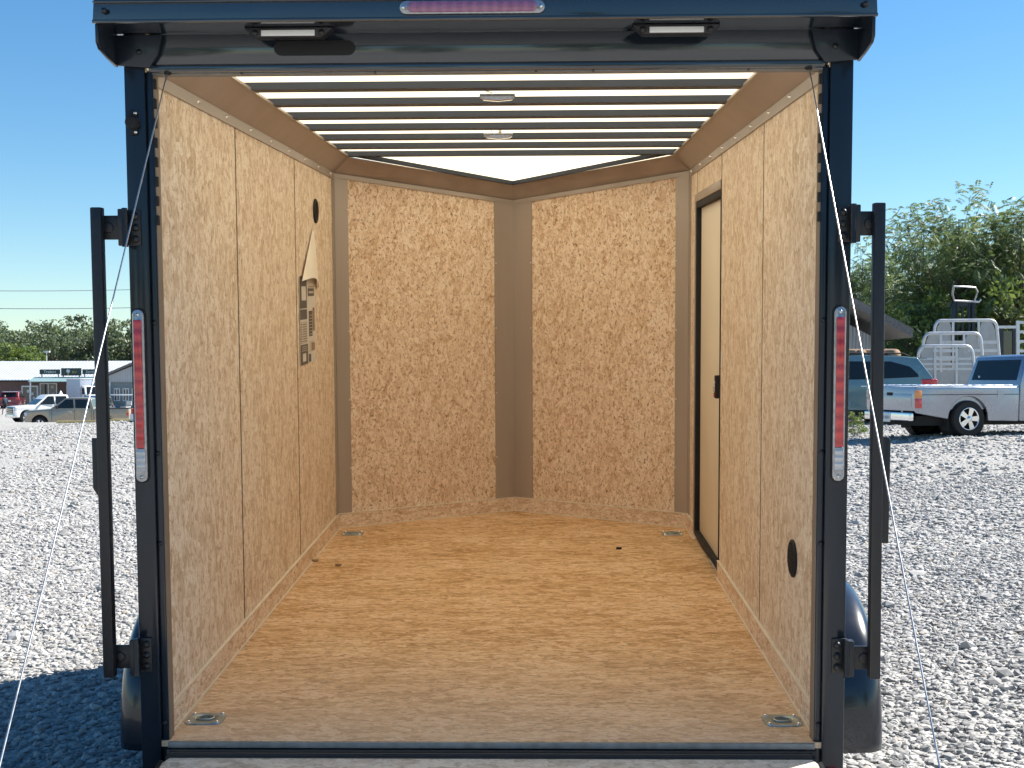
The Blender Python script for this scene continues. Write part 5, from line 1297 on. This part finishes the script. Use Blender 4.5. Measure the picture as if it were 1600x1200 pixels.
for i, (px, pt, d, ms, sx_, lab) in enumerate((
        (1498, 284, 45, TA, .82, 'tallest feathery-leaved tree behind the silver pickup'),
        (1592, 292, 44, TB_, .85, 'feathery-leaved tree at the right edge, behind the pickup cab'),
        (1440, 302, 48, TB_, .66, 'slimmer feathery-leaved tree left of the tallest one, above the headboards'),
        (1345, 362, 52, TA, .82, 'feathery-leaved tree standing over the metal shed'),
        (1400, 400, 54, TB_, .85, 'lower leafy tree filling the gap between shed and tall trees'),
        (1545, 330, 52, TA, .95, 'leafy tree standing behind and between the two tallest trees'),
        (1660, 300, 48, TA, 1.0, 'leafy tree just beyond the right edge'),
        (1460, 425, 47, TB_, 1.0, 'dense lower tree directly behind the aluminium headboards'),
        (1290, 420, 58, TB_, 1.0, 'leafy tree hidden behind the right door post'))):
    q = at(px, pt, d); g0 = gz(q.x, q.y); h = (q.z-g0)/8.25
    add_tree('leafy_tree', ms, (q.x, q.y, g0), i*1.7, (sx_*max(h, .75)*1.05, sx_*max(h, .75)*1.05, h), lab, rg)
for i, (px, d, sc, lab) in enumerate(((1412, 42.5, .8, 'bright green bush right of the shed roof'), (1433, 43.5, .95, 'bright green bush left of the headboards'), (1475, 44, 1.1, 'bush in the shade behind the forklift mast'),
                               (1560, 43, 1.1, 'bush behind the dark steel frame'), (1605, 42, 1.2, 'bush at the right edge behind the stake rack'), (1335, 26.5, .16, 'small weed growing at the edge of the gravel under the teal suv'))):
    q = gat(px, d); add_tree('leafy_bush' if sc > .3 else 'weed', TS, q, i*2.1, (sc, sc, sc), lab, 'bushes under the trees on the right' if sc > .3 else None, 'bush' if sc > .3 else 'weed')
fg = 'distant trees behind the shop building'
words_ = ['left of the lamp pole', 'above the roof signs', 'above the left part of the metal roof', 'above the middle of the roof', 'behind the door post', 'above the grey gable']
for i, px in enumerate(range(-190, 330, 21)):
    d = 188+7*math.sin(i*2.3); pt = 512+9*math.sin(i*1.9+.6)+5*math.sin(i*4.1)-(6 if 80 < px < 210 else 0)
    q = at(px+5*math.sin(i*3.3), pt, d); h = (q.z+2.0)/10
    ords = ['first', 'second', 'third', 'fourth', 'fifth', 'sixth', 'seventh', 'eighth', 'ninth', 'tenth', 'eleventh']; k_ = (px+1)//21
    lab = f'dark green tree of the distant tree line, {ords[k_]} from the left edge of the photo' if 0 <= k_ < 11 else ('dark distant tree beyond the left edge of the photo' if k_ < 0 else 'dark distant tree hidden by the trailer')
    add_tree('distant_tree', TF if i % 2 else TF2, (q.x, q.y, -2.0), i*1.3, (h*.95, h*.95, h), lab, fg)
for i, (px, pt, d, lab) in enumerate(((14, 533, 172, 'bright yellow-green tree above the left end of the shop roof'), (36, 538, 171, 'second bright yellow-green tree, left of the lamp pole'), (56, 549, 169, 'lowest of the bright yellow-green trees, next to the lamp pole'))):
    q = at(px, pt, d); h = (q.z+2.0)/7; add_tree('light_green_tree', TL, (q.x, q.y, -2.0), i*2.2, (h*.72, h*.72, h), lab, 'bright green trees in front of the tree line')
# trees on the far side of the lot, behind the photographer (seen only as reflections in the paint)
for i, (x, y, h) in enumerate(((-26, -38, .9), (-15, -42, 1.0), (-7, -44, .75), (6, -40, 1.0), (13, -43, .85), (24, -38, 1.0))):
    add_tree('far_side_tree', TF if i % 2 else TF2, (x, y, gz(x, y)), i*1.9, (h, h, h), 'dark tree on the side of the lot behind the viewpoint', 'trees behind the viewpoint')
